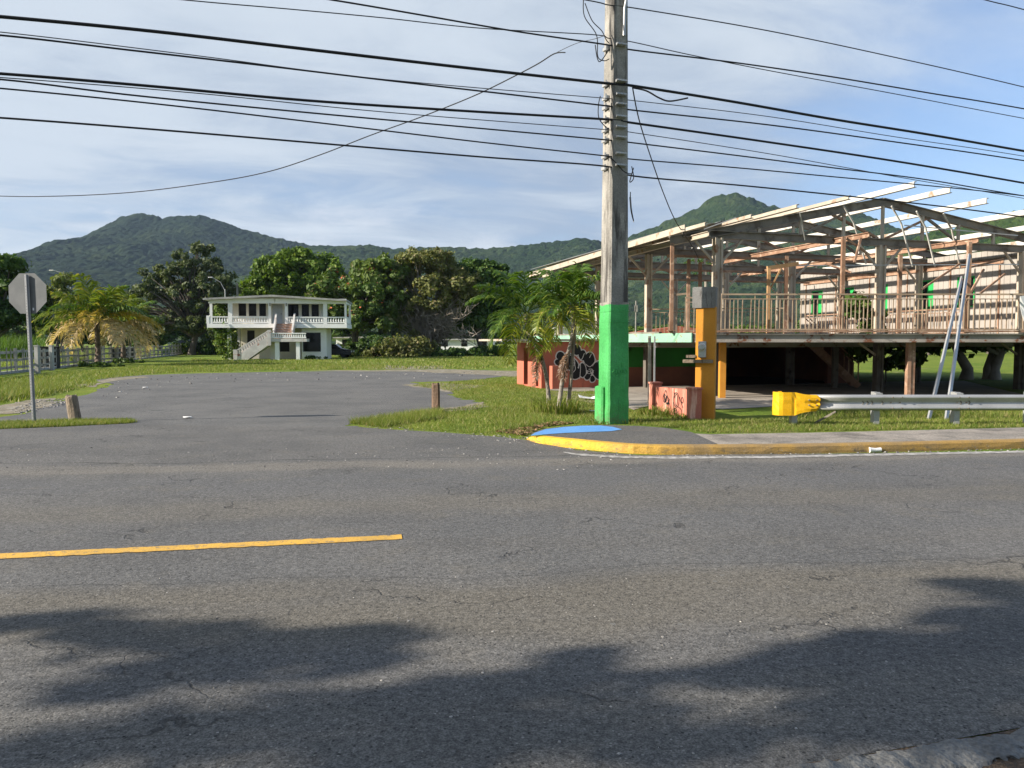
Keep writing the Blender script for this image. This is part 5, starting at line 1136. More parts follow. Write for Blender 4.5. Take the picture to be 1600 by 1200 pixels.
# rusty front posts
for px, y0, pyt, mt in ((1049, RB+.9, 380, mat_rust), (1315, RB, 370, mat_rust), (1404, RB+1.0, 398, mat_rust), (1511, RB, 378, mat_rust), (1227, RB+2.5, 400, mat_rust), (1093, RB+4, 410, mat_rust), (1075, RB+3.5, 405, mat_rust)):
    q = P(px, 500, y0); m = MB(); zz = P(px, pyt, y0).z; m.box((q.x, q.y, (DZ+zz)/2), (.10, .10, zz-DZ)); m.box((q.x, q.y, DZ+.08), (.24, .18, .02)); m.build('post', mt, rs)
mat_tan = M('tan_timber', (.45, .27, .13), (.36, .20, .09), 3, bump=.3)
q = P(1200, 500, RB+.4); q1 = P(1247, 412, RB+.6); zz = P(1200, 419, RB+.4).z
m = MB(); m.box((q.x, q.y, (DZ+zz)/2), (.085, .08, zz-DZ)); m.beam(Vector((q.x-.05, q.y, zz)), q1, .08, .11); m.beam(P(1200, 458, RB+.4), P(1220, 420, RB+.4), .05, .04); m.build('bent_frame', mat_tan, rs)
for a_, b_, y0 in (((1322, 372), (1358, 398), 22.4), ((1335, 410), (1345, 372), 22.2), ((1440, 452), (1500, 412), 22.6), ((1330, 426), (1290, 412), 23), ((1530, 460), (1570, 428), 23.4), ((1515, 418), (1568, 405), 22.4), ((1512, 465), (1537, 421), 22.2)):
    m = MB(); m.beam(P(*a_, y0), P(*b_, y0+.4), .055, .055, up=(0, 1, 0)); m.build('brace', mat_rust, rs)
# railings
def railing(p, q, h, mat, n, name='railing', bars=True, posts=5, mid=False):
    p, q = Vector(p), Vector(q); m = MB(); m.beam(p+Vector((0, 0, h)), q+Vector((0, 0, h)), .05, .045); m.beam(p+Vector((0, 0, h-.13)), q+Vector((0, 0, h-.13)), .03, .025); m.beam(p+Vector((0, 0, .07)), q+Vector((0, 0, .07)), .035, .035)
    r_ = m.build(name, mat, rs); rg = np.random.default_rng(int(abs(p.x)*37)); m = MB()
    for i in range(n+1):
        s = p.lerp(q, i/n)
        if rg.random() < .03: continue
        hh = h-.13 if i % 8 else h; m.beam(s+Vector((rg.normal(0, .006), 0, .05)), s+Vector((rg.normal(0, .008), 0, hh)), .022, .022)
    m.build('bar', mat, r_)
xr0 = P(1126, 500, RB).x; xr1 = 21.0
railing((xr0, RB-.06, DZ+.03), (P(1315, 500, RB).x, RB-.06, DZ+.03), 1.06, mat_rail, 29)
railing((P(1315, 500, RB).x, RB-.06, DZ+.03), (P(1511, 500, RB).x, RB-.06, DZ+.03), 1.06, mat_rail, 30)
railing((P(1511, 500, RB).x, RB-.06, DZ+.03), (xr1, RB-.06, DZ+.03), 1.06, mat_rail, 52)
railing((P(1070, 500, RB+.4).x, RB+.35, DZ), (xr0-.1, RB+.35, DZ), 1.02, mat_rail, 10)
railing(L(UL+.4, 9.5, DZ), L(-4.4, 9.7, DZ), 1.05, mat_rail, 26)
railing(L(-4.3, 7.5, DZ), L(.4, 5.0, DZ), 1.05, mat_rail, 34)
railing(L(4.6, 9.5, DZ), L(4.9, 1.2, DZ), .95, mat_rust, 60)
m = MB(); m.beam(P(1050, 461, RB+.9), P(1072, 459, RB+.9), .05, .06); m.build('handrail_stub', mat_rail, rs)
# panelled end building on the right (standing on the deck)
UW = 6.35; t0, t1 = -2.6, 12.3
nv = -AC
m = MB(); n = 62; pr = []
for i in range(n):
    ta = t0+(t1-t0)*i/n; dt = (t1-t0)/n
    pr += [(ta, 0), (ta+dt*.68, 0), (ta+dt*.72, .018), (ta+dt*.98, .018)]
pr.append((t1, 0))
wins = [(6.35+.0, 0)]
wz0, wz1 = 2.95, 4.12
wc = [p for p in (tof((0, 0)),)]
def wall_t(px):                                           # distance along the wall seen at a picture column
    k = (px-800)/1200; b0 = O2+AC*UW; return (b0.x-k*b0.y)/(k*AA.y-AA.x)
WINS = [(wall_t(1284), wall_t(1267)), (wall_t(1333), wall_t(1316)), (wall_t(1385), wall_t(1366)), (wall_t(1456), wall_t(1430)), (wall_t(1520), wall_t(1493))]
zb0, zb1 = DZ, 4.98
segs = []; last = t0
for a_, b_ in sorted(WINS): segs.append((last, a_)); last = b_
segs.append((last, t1))
def panelwall(ta, tb, za, zb):
    i0 = [(x, o) for x, o in pr if ta < x < tb]; pts = [(ta, 0)]+i0+[(tb, 0)]; vs = []
    for x, o in pts: vs += [L(UW, x, za)+nv*(-o), L(UW, x, zb)+nv*(-o)]
    m.add(vs, [(2*i, 2*i+2, 2*i+3, 2*i+1) for i in range(len(pts)-1)])
for a_, b_ in segs: panelwall(a_, b_, zb0, zb1)
for a_, b_ in WINS: panelwall(a_, b_, zb0, wz0); panelwall(a_, b_, wz1, zb1)
ew = m.build('panel_wall', mat_wallp, rs); ew.modifiers.new('solid', 'SOLIDIFY').thickness = .05
m = MB(); m.beam(L(UW-.06, t0-.3, zb1-.28), L(UW-.06, t1+.2, zb1-.28), .10, .06); m.build('wall_trim', mat_chord, rs)
m = MB(); m.slab([L(UW+.06, t1, zb0), L(UW+5, t1, zb0), L(UW+5, t1, zb1+.3), L(UW+.06, t1, zb1)], AA*.06); m.slab([L(UW+.06, t0, zb0), L(UW+5, t0, zb0), L(UW+5, t0, zb1+.3), L(UW+.06, t0, zb1)], AA*.06); m.slab([L(UW+.9, t0+.1, zb0), L(UW+.9, t1-.1, zb0), L(UW+.9, t1-.1, zb1), L(UW+.9, t0+.1, zb1)], AC*.05); m.build('end_wall', mat_ply, rs)
for i, (a_, b_) in enumerate(WINS):
    m = MB(); w_ = .05
    for za, zb, ta, tb in ((wz0, wz0+w_, a_, b_), (wz1-w_, wz1, a_, b_), (wz0+w_, wz1-w_, a_, a_+w_), (wz0+w_, wz1-w_, b_-w_, b_)):
        m.slab([L(UW-.03, ta, za), L(UW-.03, tb, za), L(UW-.03, tb, zb), L(UW-.03, ta, zb)], AC*.09)
    wf = m.build('window', mat_shutter, rs)
    m = MB(); m.slab([L(UW+.04, a_+w_, wz0+w_), L(UW+.04, b_-w_, wz0+w_), L(UW+.04, b_-w_, wz1-w_), L(UW+.04, a_+w_, wz1-w_)], AC*.02); m.build('pane', mat_glass, wf)
    if i != 4:
        for (ta, tb) in ((a_+w_, a_+w_+(b_-a_)*.33),) + (((b_-w_-(b_-a_)*.28, b_-w_),) if i == 3 else ()):
            m = MB(); m.slab([L(UW-.015, ta, wz0+.08), L(UW-.015, tb, wz0+.08), L(UW-.015, tb, wz1-.08), L(UW-.015, ta, wz1-.08)], AC*.03); m.build('shutter', mat_shutter, wf)
m = MB(); m.slab([L(UW-.05, t0+2.75, DZ), L(UW-.05, t0+2.85, DZ), L(UW-.05, t0+2.85, 4.3), L(UW-.05, t0+2.75, 4.3)], AC*.03); m.build('green_jamb', mat_shutter, rs)
for tt in np.linspace(-1.0, 11.8, 7):
    if any(a_-.15 < tt < b_+.15 for a_, b_ in WINS): continue
    m = MB(); m.beam(L(UW-.05, tt, DZ), L(UW-.05, tt, 4.6), .06, .05, up=AA); m.build('batten', mat_rust if int(tt) % 2 else mat_steel, rs)
# ground floor: block walls
GC = Vector((P(849.6, 606, 27.1).x, 27.1, 0)); ug, tg = uof(GC), tof(GC); zs = 1.66
m = MB(); rzz = math.atan2(AC.y, AC.x)
def wallseg(ua, ta, ub, tb, z0, z1, th=.18):
    m.beam(L(ua, ta, (z0+z1)/2), L(ub, tb, (z0+z1)/2), th, z1-z0)
# left face with two slots
slots = [(1.55, 2.05), (.32, .62)]
for a_, b_ in ((0, .32), (.62, 1.55), (2.05, 2.9)): wallseg(ug, tg+a_, ug, tg+b_, -.1, zs)
for a_, b_ in slots: wallseg(ug, tg+a_, ug, tg+b_, -.1, .05); wallseg(ug, tg+a_, ug, tg+b_, 1.42, zs)
wallseg(ug, tg+2.9, ug+6, tg+2.9, -.1, zs); m.build('block_wall', mat_salmon, rs)
m = MB(); wallseg(ug+.3, tg+.2, ug+.3, tg+2.6, 0, zs-.1, .02); m.build('slot_shade', mat_dark, rs)  # near-black sheet standing in for the shade inside the slots
m = MB(); wallseg(ug+.09, tg+.09, ug+3.0, tg+.09, -.1, zs); m.build('block_wall', mat_salmon, rs)
m = MB(); q = GC+Vector((.36, -.28, 0)); m.box(q+Vector((0, 0, .36)), (.26, .30, .9), rzz); m.build('buttress', mat_salmon, rs)
m = MB(); wallseg(ug+3.0, tg+.09, ug+6.6, tg+.09, .72, zs+.1); m.build('block_wall', mat_gwall, rs)
m = MB(); wallseg(ug+3.0, tg+.085, ug+6.6, tg+.085, -.1, .72, .21); m.build('dado', mat_brown, rs)
m = MB(); wallseg(ug+6.5, tg+.2, ug+6.5, tg+6, -.1, zs+.2); wallseg(ug+6.5, tg+5.9, 3.2, tg+5.9, -.1, zs+.2); wallseg(2.0, tg-.2, 3.2, tg-.2, -.1, zs+.1); wallseg(3.2, tg-.2, 3.2, tg+5.9, -.1, zs+.1); m.build('block_wall', mat_brown, rs)
m = MB(); m.beam(L(ug-1.6, tg+1.4, zs+.05), L(ug+3, tg+1.4, zs+.05), 3.2, .07); m.build('lower_roof', mat_steel, rs)
m = MB(); m.beam(L(ug-.2, tg+.15, zs-.05), L(ug-1.3, tg+.15, zs+.02), .05, .05); m.build('bracket', mat_purlin, rs)
# floor under the deck
fl = [G(990, 641), G(1015, 634), G(1130, 640), G(1240, 634), G(1620, 622), L(9, 5, 0), L(3.2, tg+.3, 0), L(ug+.2, tg+.3, 0), G(852, 610), G(905, 613), G(925, 611), G(950, 625)]
sheet('floor_slab', [(p.x, p.y) for p in fl], mat_floor, .012, world=True).parent = rs
fs_ = bpy.data.objects['floor_slab']; fs_.location = -rs.location
del fs_['kind']
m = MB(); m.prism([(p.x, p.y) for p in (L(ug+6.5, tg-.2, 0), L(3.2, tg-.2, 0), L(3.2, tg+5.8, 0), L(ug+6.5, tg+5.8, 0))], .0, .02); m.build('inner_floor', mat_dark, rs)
# porch posts
for px, py, mt, r_ in ((1014, 632, mat_steel, .035), (1022, 627, mat_galv, .02)):
    q = G(px, py); m = MB(); m.box((q.x, q.y, DZ/2-.1), (r_*2, r_*2, DZ)); m.build('post', mt, rs)
q = P(1128, 600, RB+.6); m = MB(); m.box((q.x, q.y, .85), (.17, .20, 1.7)); m.build('column', mat_orange, rs)
q = P(1421, 600, RB+.3); m = MB(); m.box((q.x-.05, q.y, .85), (.10, .16, 1.66)); m.box((q.x+.07, q.y, .85), (.10, .12, 1.66)); m.build('column', mat_rust, rs)
q = P(1304, 600, 27.5); m = MB(); m.box((q.x, q.y, .85), (.18, .18, 1.7)); m.build('column', mat_steel_shaded, rs)
for a_, b_ in ((0, -.8), (6, 5.1), (6, 6.9)): m = MB(); m.beam(L(a_, 0, 1.15), L(b_, 0, 1.62), .06, .06, up=AA); m.build('knee_brace', mat_steel, rs)
# stair under the deck
sA, sB = P(1262, 531, 28.2), P(1342, 606, 27.4); sA.z, sB.z = 1.75, .05
stp = MB(); side = Vector((.25, .97, 0))
for k_ in (0, 1):
    o_ = side*(k_*1.0); stp.beam(sA+o_, sB+o_, .05, .22)
for i in range(9):
    q = sA.lerp(sB, (i+.5)/9); stp.beam(q, q+side, .24, .03)
st = stp.build('staircase', mat_rust, rs); m = MB()
for k_ in (0, 1):
    o_ = side*(k_*1.0)
    m.beam(sA+o_+Vector((0, 0, .8)), sB+o_+Vector((0, 0, .8)), .04, .04)
    for f in (.3, .55, .8, .98): q = sA.lerp(sB, f)+o_; m.beam(q, q+Vector((0, 0, .8)), .035, .035)
m.build('handrail', mat_rust, st)
# spray-painted piece on the salmon wall
def gpix(px, py):
    k_ = (px-800)/1200; b0 = L(ug, tg-.02, 0); s = (k_*b0.y-b0.x)/(AC.x-k_*AC.y); q = b0+AC*s; return s, P(px, py, q.y).z
bub = [(876, 556, 7, 6), (873, 566, 6, 5), (879, 575, 8, 7), (888, 560, 9, 8), (901, 547, 7, 8), (910, 555, 6, 8), (895, 570, 9, 9), (900, 583, 9, 9), (912, 578, 8, 11), (921, 561, 9, 10), (920, 575, 7, 9), (918, 586, 6, 7), (926, 592, 4, 5), (935, 578, 10, 14), (946, 578, 9, 14)]
def discs(grow, off, mat, name):
    m = MB()
    for k_, (x, y, rx, ry) in enumerate(bub):
        s, z = gpix(x, y); sc = 27.6/1200; pts = []
        for a in np.linspace(0, 2*math.pi, 23)[:22]:
            w_ = 1+.06*math.sin(3*a+x)
            pts.append(L(ug, tg, 0)+AC*(s+math.cos(a)*(rx*w_+grow)*sc)+Vector((0, 0, z+math.sin(a)*(ry*w_+grow)*sc))-AA*(.003+off+.0004*k_))
        m.add(pts, [tuple(range(22))])
    return m.build(name, mat, rs)
discs(1.7, .0, mat_whitep, 'graffiti'); discs(0, .008, mat_blackp, 'graffiti')
def gline(pts, wd=.018):
    out = []
    for x, y in pts: s, z = gpix(x, y); out.append((s, z))
    return out
sA_ = [gline([(893, 548), (900, 556), (908, 562), (913, 552)]), gline([(897, 566), (899, 577), (894, 583)]), gline([(907, 568), (907, 578), (906, 592)]), gline([(910, 566), (915, 572), (916, 584), (911, 590)]), gline([(915, 569), (922, 573), (929, 566)]), gline([(921, 559), (924, 553)]), gline([(930, 560), (933, 566)]), gline([(888, 552), (896, 560), (898, 570), (890, 572)]),
       gline([(917, 579), (917, 584)]), gline([(917, 579), (919.5, 580), (917.5, 582), (919.8, 584)]), gline([(924, 579), (921.5, 580), (923.5, 582), (921, 584)]), gline([(924.5, 579.5), (928, 579)]), gline([(926, 579), (926, 584)]), gline([(920, 577), (925, 577), (927, 582), (923, 587)])]
strokes('graffiti', sA_, L(ug, tg, 0)-AA*.014, AC, Vector((0, 0, 1)), -AA, .022, mat_whitep, rs)
# pale rag on the railing at the right edge
m = MB(); vs = []
for i, (x, y) in enumerate([(1594, 463), (1600, 462), (1612, 466), (1594, 478), (1602, 480), (1616, 480), (1597, 492), (1606, 495), (1618, 494), (1600, 502), (1609, 504), (1619, 500)]): vs.append(P(x, y, RB-.12+.02*(i % 2)))
m.add(vs, [(i+3*j, i+1+3*j, i+4+3*j, i+3+3*j) for j in range(3) for i in range(2)]); o = m.build('hanging_rag', mat_plastic, loc=vs[0]); o.modifiers.new('solid', 'SOLIDIFY').thickness = .01; tag(o, 'pale rag hanging over the right end of the deck railing', 'cloth')
# trees and plants under and behind the deck
tree('fig_tree', 'thick multi-trunk tree seen under the right end of the deck', 'tree', (20.5, 33.5, 0), [((0, 0, 2.6), (2.6, 2.0, 1.2)), ((-1.4, -.5, 1.8), (1.6, 1.4, .8)), ((1.4, 0, 1.9), (1.6, 1.4, 1.0))], lm_dark, bark_pale, .38, leaf=.2, nblob=60, per=120, blobr=(.35, .7), seed=61, ntrunk=4)
tree('leafy_shrub', 'thin shrub with dark drooping leaves growing beside the deck column', 'shrub', (13.3, 27.6, 0), [((0, 0, 1.25), (1.25, .7, .7)), ((.8, 0, .9), (.7, .6, .45))], lm_dark, bark, .05, leaf=.16, nblob=46, per=22, blobr=(.15, .3), seed=62, ntrunk=3)
qv = P(1400, 448, 28.0)
shrub('climbing_plant', 'green climber growing up through the deck in front of the panelled wall', 'plant', (P(1352, 500, 29).x, 29, DZ), .55, 1.7, lm_mid, .16, 24, 26, 63)

# ------------------------------------------------------------------ white house
HY = 72.0; SC = HY/1200
def hx(px, Y=HY): return (px-800)/1200*Y*1.0
def hz(py, Y=HY): return P(800, py, Y).z
hs = root('white_house', (hx(434), HY, 0), 'white two-storey house with balcony balustrades and an outside staircase', 'house')
zf, zfb = hz(505), hz(511.5)                          # balcony floor slab
m = MB(); m.b2((hx(325), HY, zfb), (hx(544.5), HY+5.6, zf)); m.build('balcony_slab', mat_white, hs)
WY = HY+1.9
zr = hz(472.5); zbm = hz(467)
# upper wall with openings
def wall_open(name, x0, x1, z0, z1, Y, th, ops, mat, parent):
    m = MB(); ops = sorted(ops); last = x0
    for a_, b_, c_, d_ in ops:
        if a_ > last: m.b2((last, Y, z0), (a_, Y+th, z1))
        if c_ > z0: m.b2((a_, Y, z0), (b_, Y+th, c_))
        if d_ < z1: m.b2((a_, Y, d_), (b_, Y+th, z1))
        last = b_
    if last < x1: m.b2((last, Y, z0), (x1, Y+th, z1))
    return m.build(name, mat, parent)
wu = lambda px: hx(px, WY); wz = lambda py: hz(py, WY)
opsU = [(wu(378.4), wu(390.2), wz(493), wz(473)), (wu(394.2), wu(406), wz(493), wz(473)), (wu(410.5), wu(421), wz(493), wz(473)), (wu(431), wu(446.5), zf, wz(474)), (wu(452), wu(472), wz(493.5), wz(474)), (wu(477), wu(488.5), wz(493.5), wz(474)), (wu(492.5), wu(504), wz(493.5), wz(474))]
wall_open('upper_wall', wu(362), wu(508), zf, zr+.3, WY, .2, opsU, mat_cream, hs)
m = MB(); m.b2((wu(362), WY+.21, zf), (wu(362)+.2, WY+3.4, zr+.3)); m.b2((wu(508)-.2, WY+.21, zf), (wu(508), WY+3.4, zr+.3)); m.b2((wu(362), WY+3.41, zf), (wu(508), WY+3.6, zr+.3)); m.b2((wu(363), WY+1.5, zf), (wu(507), WY+1.55, zr)); m.build('side_wall', mat_cream, hs)
for i, (a_, b_, c_, d_) in enumerate(opsU):
    if i == 3:
        m = MB(); m.b2((a_, WY+.08, c_), (b_, WY+.12, d_)); dr = m.build('door', mat_door, hs); m = MB(); m.box((b_-.12, WY+.06, c_+1.0), (.05, .05, .12)); m.build('handle', mat_chord, dr); continue
    m = MB()
    for lo, hi in (((a_, WY+.02, c_), (a_+.06, WY+.12, d_)), ((b_-.06, WY+.02, c_), (b_, WY+.12, d_)), ((a_+.06, WY+.02, c_), (b_-.06, WY+.12, c_+.06)), ((a_+.06, WY+.02, d_-.06), (b_-.06, WY+.12, d_))): m.b2(lo, hi)
    wf = m.build('window', mat_louver, hs); m = MB(); m.b2((a_+.06, WY+.14, c_), (b_-.06, WY+.16, d_)); m.build('pane', mat_glass, wf)
    m = MB(); n = 9
    if i < 4:
        for k_ in range(n): z = c_+.08+(d_-c_-.14)*k_/n; m.beam(Vector((a_+.06, WY+.08, z+.05)), Vector((b_-.06, WY+.08, z+.05)), .02, .07, up=(0, -.7, .7))
    else:
        for k_ in range(8): x = a_+.1+(b_-a_-.2)*k_/7; m.b2((x-.012, WY+.06, c_+.06), (x+.012, WY+.09, d_-.06))
    m.build('louver', mat_louver, wf)
# columns
for px, w_ in ((361, .38), (422.5, .24), (448.5, .28), (510, .36), (331.5, .22), (542.5, .20)):
    m = MB(); m.b2((hx(px)-w_/2, HY+.02, zf), (hx(px)+w_/2, HY+.02+w_, zbm+.1)); m.build('column', mat_white, hs)
for px in (331, 542): m = MB(); m.b2((hx(px)-.1, HY+5.1, zf), (hx(px)+.1, HY+5.3, zbm+.1)); m.build('column', mat_white, hs)
m = MB(); m.b2((hx(328), HY, zr-.02), (hx(544), HY+.26, zbm+.12)); m.build('roof_beam', mat_white, hs)
m = MB(); m.b2((hx(328), HY+.27, zr), (hx(328)+.25, HY+5.4, zbm+.10)); m.b2((hx(544)-.25, HY+.27, zr), (hx(544), HY+5.4, zbm+.10)); m.build('roof_beam', mat_white, hs)
# roof: shallow gable slab
zA, zP_ = hz(465.5), hz(459.5)
m = MB()
rf = [Vector((hx(322), HY-.55, zA)), Vector((hx(428), HY-.55, zP_)), Vector((hx(545.5), HY-.55, zA-.05)), Vector((hx(545.5), HY-.55, zA-.22)), Vector((hx(428), HY-.55, zP_-.19)), Vector((hx(322), HY-.55, zA-.17))]
m.slab(rf, Vector((0, 6.6, 0))); o = m.build('roof', mat_roofc, hs)
m = MB(); m.slab([Vector((hx(330), HY+.12, zbm+.1)), Vector((hx(543), HY+.12, zbm+.1)), Vector((hx(543), HY+.12, zA-.24)), Vector((hx(428), HY+.12, zP_-.21)), Vector((hx(330), HY+.12, zA-.19))], Vector((0, .12, 0))); m.build('gable', mat_cream, hs)
for px, py in ((349, 446), (373, 447)): pass
# balustrades
def balus(name, p, q, h, n, mat, parent, zr_=.10, slope=False):
    p, q = Vector(p), Vector(q); m = MB(); m.beam(p+Vector((0, 0, h)), q+Vector((0, 0, h)), .16, zr_); m.beam(p+Vector((0, 0, .12)), q+Vector((0, 0, .12)), .15, .12); b_ = m.build(name, mat, parent)
    m = MB()
    for i in range(n):
        s = p.lerp(q, (i+.5)/n); m.tube([s+Vector((0, 0, .17)), s+Vector((0, 0, .17+(h-.2)*.35)), s+Vector((0, 0, .17+(h-.2)*.75)), s+Vector((0, 0, h-.03))], [.05, .075, .045, .05], 7, False)
    m.build('baluster', mat, b_); return b_
bh = hz(493.6)-zf-.05
for a_, b_, n in ((327, 358.5, 8), (364, 420.5, 14), (451, 507, 13), (513, 541.5, 7)): balus('balustrade', (hx(a_), HY+.1, zf), (hx(b_), HY+.1, zf), bh, n, mat_white, hs)
for px in (326.5, 543): balus('balustrade', (hx(px), HY+.3, zf), (hx(px), HY+5.2, zf), bh, 15, mat_white, hs)
for px in (326.5,): m = MB(); m.b2((hx(px)-.13, HY, zf), (hx(px)+.13, HY+.26, zf+bh+.12)); m.build('newel', mat_white, hs)
m = MB(); m.b2((hx(343), HY+3.2, zf), (hx(361), HY+5, zf+1.9)); m.build('shed_wall', mat_cream, hs)
# lower storey
LY = HY+1.6; lu = lambda px: hx(px, LY); lz = lambda py: hz(py, LY)
wall_open('lower_wall', lu(376), lu(477), 0, zfb-.02, LY+1.2, .2, [(lu(386), lu(398), lz(545), lz(515.5)), (lu(437.5), lu(453), lz(549.5), lz(534))], mat_cream, hs)
m = MB(); m.b2((lu(386), LY+1.3, lz(545)), (lu(398), LY+1.34, lz(515.5))); m.build('window', mat_dark, hs)
m = MB(); m.b2((lu(437.5), LY+1.28, lz(549.5)), (lu(453), LY+1.32, lz(534))); m.build('window', mat_louver, hs)
m = MB(); m.b2((lu(364), HY+.5, 0), (lu(364)+.34, HY+.9, zfb)); m.b2((lu(373), HY+2.2, 0), (lu(373)+.22, HY+2.5, zfb)); m.build('column', mat_white, hs)
wall_open('front_room_wall', lu(477), lu(516), 0, zfb-.02, LY-.6, .22, [(lu(478.6), lu(507), lz(549.3), lz(519))], mat_white, hs)
m = MB(); m.b2((lu(478.6), LY-.45, lz(549.3)), (lu(507), LY-.40, lz(519))); wf = m.build('window', mat_glass, hs)
m = MB(); m.b2((lu(478.6)-.05, LY-.68, lz(550.2)), (lu(507)+.05, LY-.61, lz(549.2))); m.build('sill', mat_white, wf)
m = MB(); m.b2((lu(516)-.22, LY-.37, 0), (lu(516), LY+3.5, zfb-.02)); m.b2((lu(376), LY+1.41, 0), (lu(376)+.2, LY+3.5, zfb-.02)); m.b2((lu(376), LY+3.51, 0), (lu(516), LY+3.7, zfb-.02)); m.build('side_wall', mat_cream, hs)
# landing and stairs
zl1 = hz(531.5); zlt = hz(519.5); LYf = HY-1.9; su = lambda px: hx(px, LYf); sz = lambda py: hz(py, LYf)
m = MB(); m.b2((su(414), LYf, sz(533.5)), (su(476), HY-.05, sz(528.6))); ld = m.build('landing', mat_stairw, hs)
balus('balustrade', (su(416), LYf+.1, sz(528.8)), (su(475), LYf+.1, sz(528.8)), sz(519.3)-sz(528.8)-.05, 17, mat_white, ld)
for px, w_ in ((428.5, .38), (461.5, .34)): m = MB(); m.b2((su(px)-w_/2, LYf+.15, 0), (su(px)+w_/2, LYf+.15+w_, sz(533.5))); m.build('column', mat_white, hs)
m = MB(); m.b2((su(415), LYf+1.0, 0), (su(428), LYf+1.2, sz(534))); m.build('stair_wall', mat_cream, hs)
# flight down to the left
pa, pb2 = Vector((su(416), 0, sz(529.2))), Vector((su(363), 0, .0))
n = 10; m = MB(); ys0, ys1 = LYf+.05, LYf+1.35
prof = [(pa.x, pa.z)]
for i in range(n):
    f = (i+1)/n; x = pa.x+(pb2.x-pa.x)*f; z0_ = pa.z*(1-i/n); z1_ = pa.z*(1-(i+1)/n)
    prof += [(x, z0_-.0), (x, z1_)]
prof = prof[:-1]+[(pb2.x, 0.0), (pb2.x+1.1, 0.0), (pa.x, pa.z-.62)]
m.slab([Vector((x, ys0, z)) for x, z in prof], Vector((0, ys1-ys0, 0))); fl_ = m.build('staircase', mat_stairw, hs)
for yy in (LYf-.02, LYf+1.4):
    balus('balustrade', (pb2.x+.25, yy, .25), (pa.x, yy, pa.z+.1), .66, 14, mat_stairw, fl_, .12)
m = MB()
m.slab([Vector((pb2.x+.1, LYf-.1, 0)), Vector((pb2.x+1.15, LYf-.1, 0)), Vector((pa.x, LYf-.1, pa.z-.55)), Vector((pa.x, LYf-.1, pa.z+.12)), Vector((pb2.x+.1, LYf-.1, .32))], Vector((0, .14, 0))); m.build('string', mat_stairw, fl_)
m = MB(); m.b2((pb2.x-.12, LYf-.16, -.05), (pb2.x+.24, LYf+.2, .95)); m.b2((pa.x-.1, LYf-.14, pa.z-.6), (pa.x+.22, LYf+.18, pa.z+.85)); m.build('newel', mat_stairw, fl_)
# short flight from the landing up to the door
m = MB(); n = 6; x0_, x1_ = su(424), su(451); 
for i in range(n):
    za = sz(528.6); z = za+(zf-za)*(i+1)/n; y = LYf+.45+(HY+.05-LYf-.45)*i/n; m.b2((x0_, y, za-.05), (x1_, HY-.0, z-.004*0)) if i == 0 else m.b2((x0_, y, za+(zf-za)*i/n), (x1_, HY-.0, z))
m.build('door_steps', mat_brick, hs); m = MB()
for i in range(n):
    z = za+(zf-za)*(i+1 if i == 0 else i)/n if False else za+(zf-za)*max(i, 1)/n; y = LYf+.45+(HY+.05-LYf-.45)*i/n; m.b2((x0_+.01, y-.05, z+.002), (x1_-.01, y+.26, z+.035))
m.build('tread', mat_stairw, hs)
for xx in (x0_-.08, x1_+.08):
    m = MB(); m.beam(Vector((xx, LYf+.4, sz(528.6)+.72)), Vector((xx, HY+.1, zf+.95)), .16, .14); m.beam(Vector((xx, LYf+.4, sz(528.6)+.25)), Vector((xx, HY+.1, zf+.2)), .13, .5); m.build('step_parapet', mat_stairw, hs)
for px in (423.5, 449): m = MB(); q = Vector((hx(px), HY-.05, hz(475))); m.box(q, (.10, .10, .24)); m.box(q+Vector((0, .03, .16)), (.05, .14, .05)); m.build('wall_lamp', mat_chord, hs)
HTH = R(7); hs.rotation_euler = (0, 0, HTH); hs.scale = (.965, .965, .985)
def HT(p): d = Vector(p)-hs.location; c_, s_ = math.cos(HTH), math.sin(HTH); return hs.location+Vector((.965*(d.x*c_-d.y*s_), .965*(d.x*s_+d.y*c_), d.z*.985))
# climbing plant on the house corner
c0 = Vector((hx(352), HY+1.0, 0)); rg = np.random.default_rng(70)
cs = [(c0.x+rg.normal(0, .45), c0.y+rg.normal(0, .4), z) for z in np.linspace(.3, zf-.1, 34)]+[(hx(336)+rg.normal(0, .35), HY+2.2+rg.normal(0, .3), z) for z in np.linspace(zf-.3, zr+.0, 16)]+[(hx(342)+rg.normal(0, .5), HY+1.4, zf-.35+rg.normal(0, .3)) for _ in range(6)]
pt, nr = blob_points(cs, np.full(len(cs), .48), 75, rg); pt[:, 2] = np.maximum(pt[:, 2], .02); V, Fc = leaves(pt, nr, .16, rng=rg)
vr = root('climbing_vine', c0, 'green vine climbing the left corner of the white house', 'vine'); npmesh('foliage', V, Fc, lm_vine, vr); m = MB(); m.tube([c0, c0+Vector((.1, 0, 1.5)), c0+Vector((-.2, .3, 3)), Vector((hx(338), HY+2.2, zf+.4))], [.07, .06, .05, .03], 6); m.build('stem', bark, vr); vr.location = HT(c0); vr.rotation_euler = (0, 0, HTH)
c0 = Vector((hx(489), LY-1.4, 0)); cs = np.array([c0.x, c0.y, .15])+rg.normal(0, 1, (14, 3))*np.array([.55, .15, .06]); pt, nr = blob_points(cs, np.full(14, .2), 40, rg); pt[:, 2] = np.maximum(pt[:, 2], .02); V, Fc = leaves(pt, nr, .1, rng=rg); wo = tag(npmesh('weeds', V, Fc, lm_dark, loc=c0), 'low weeds under the big window of the white house', 'plant'); wo.location = HT(c0)
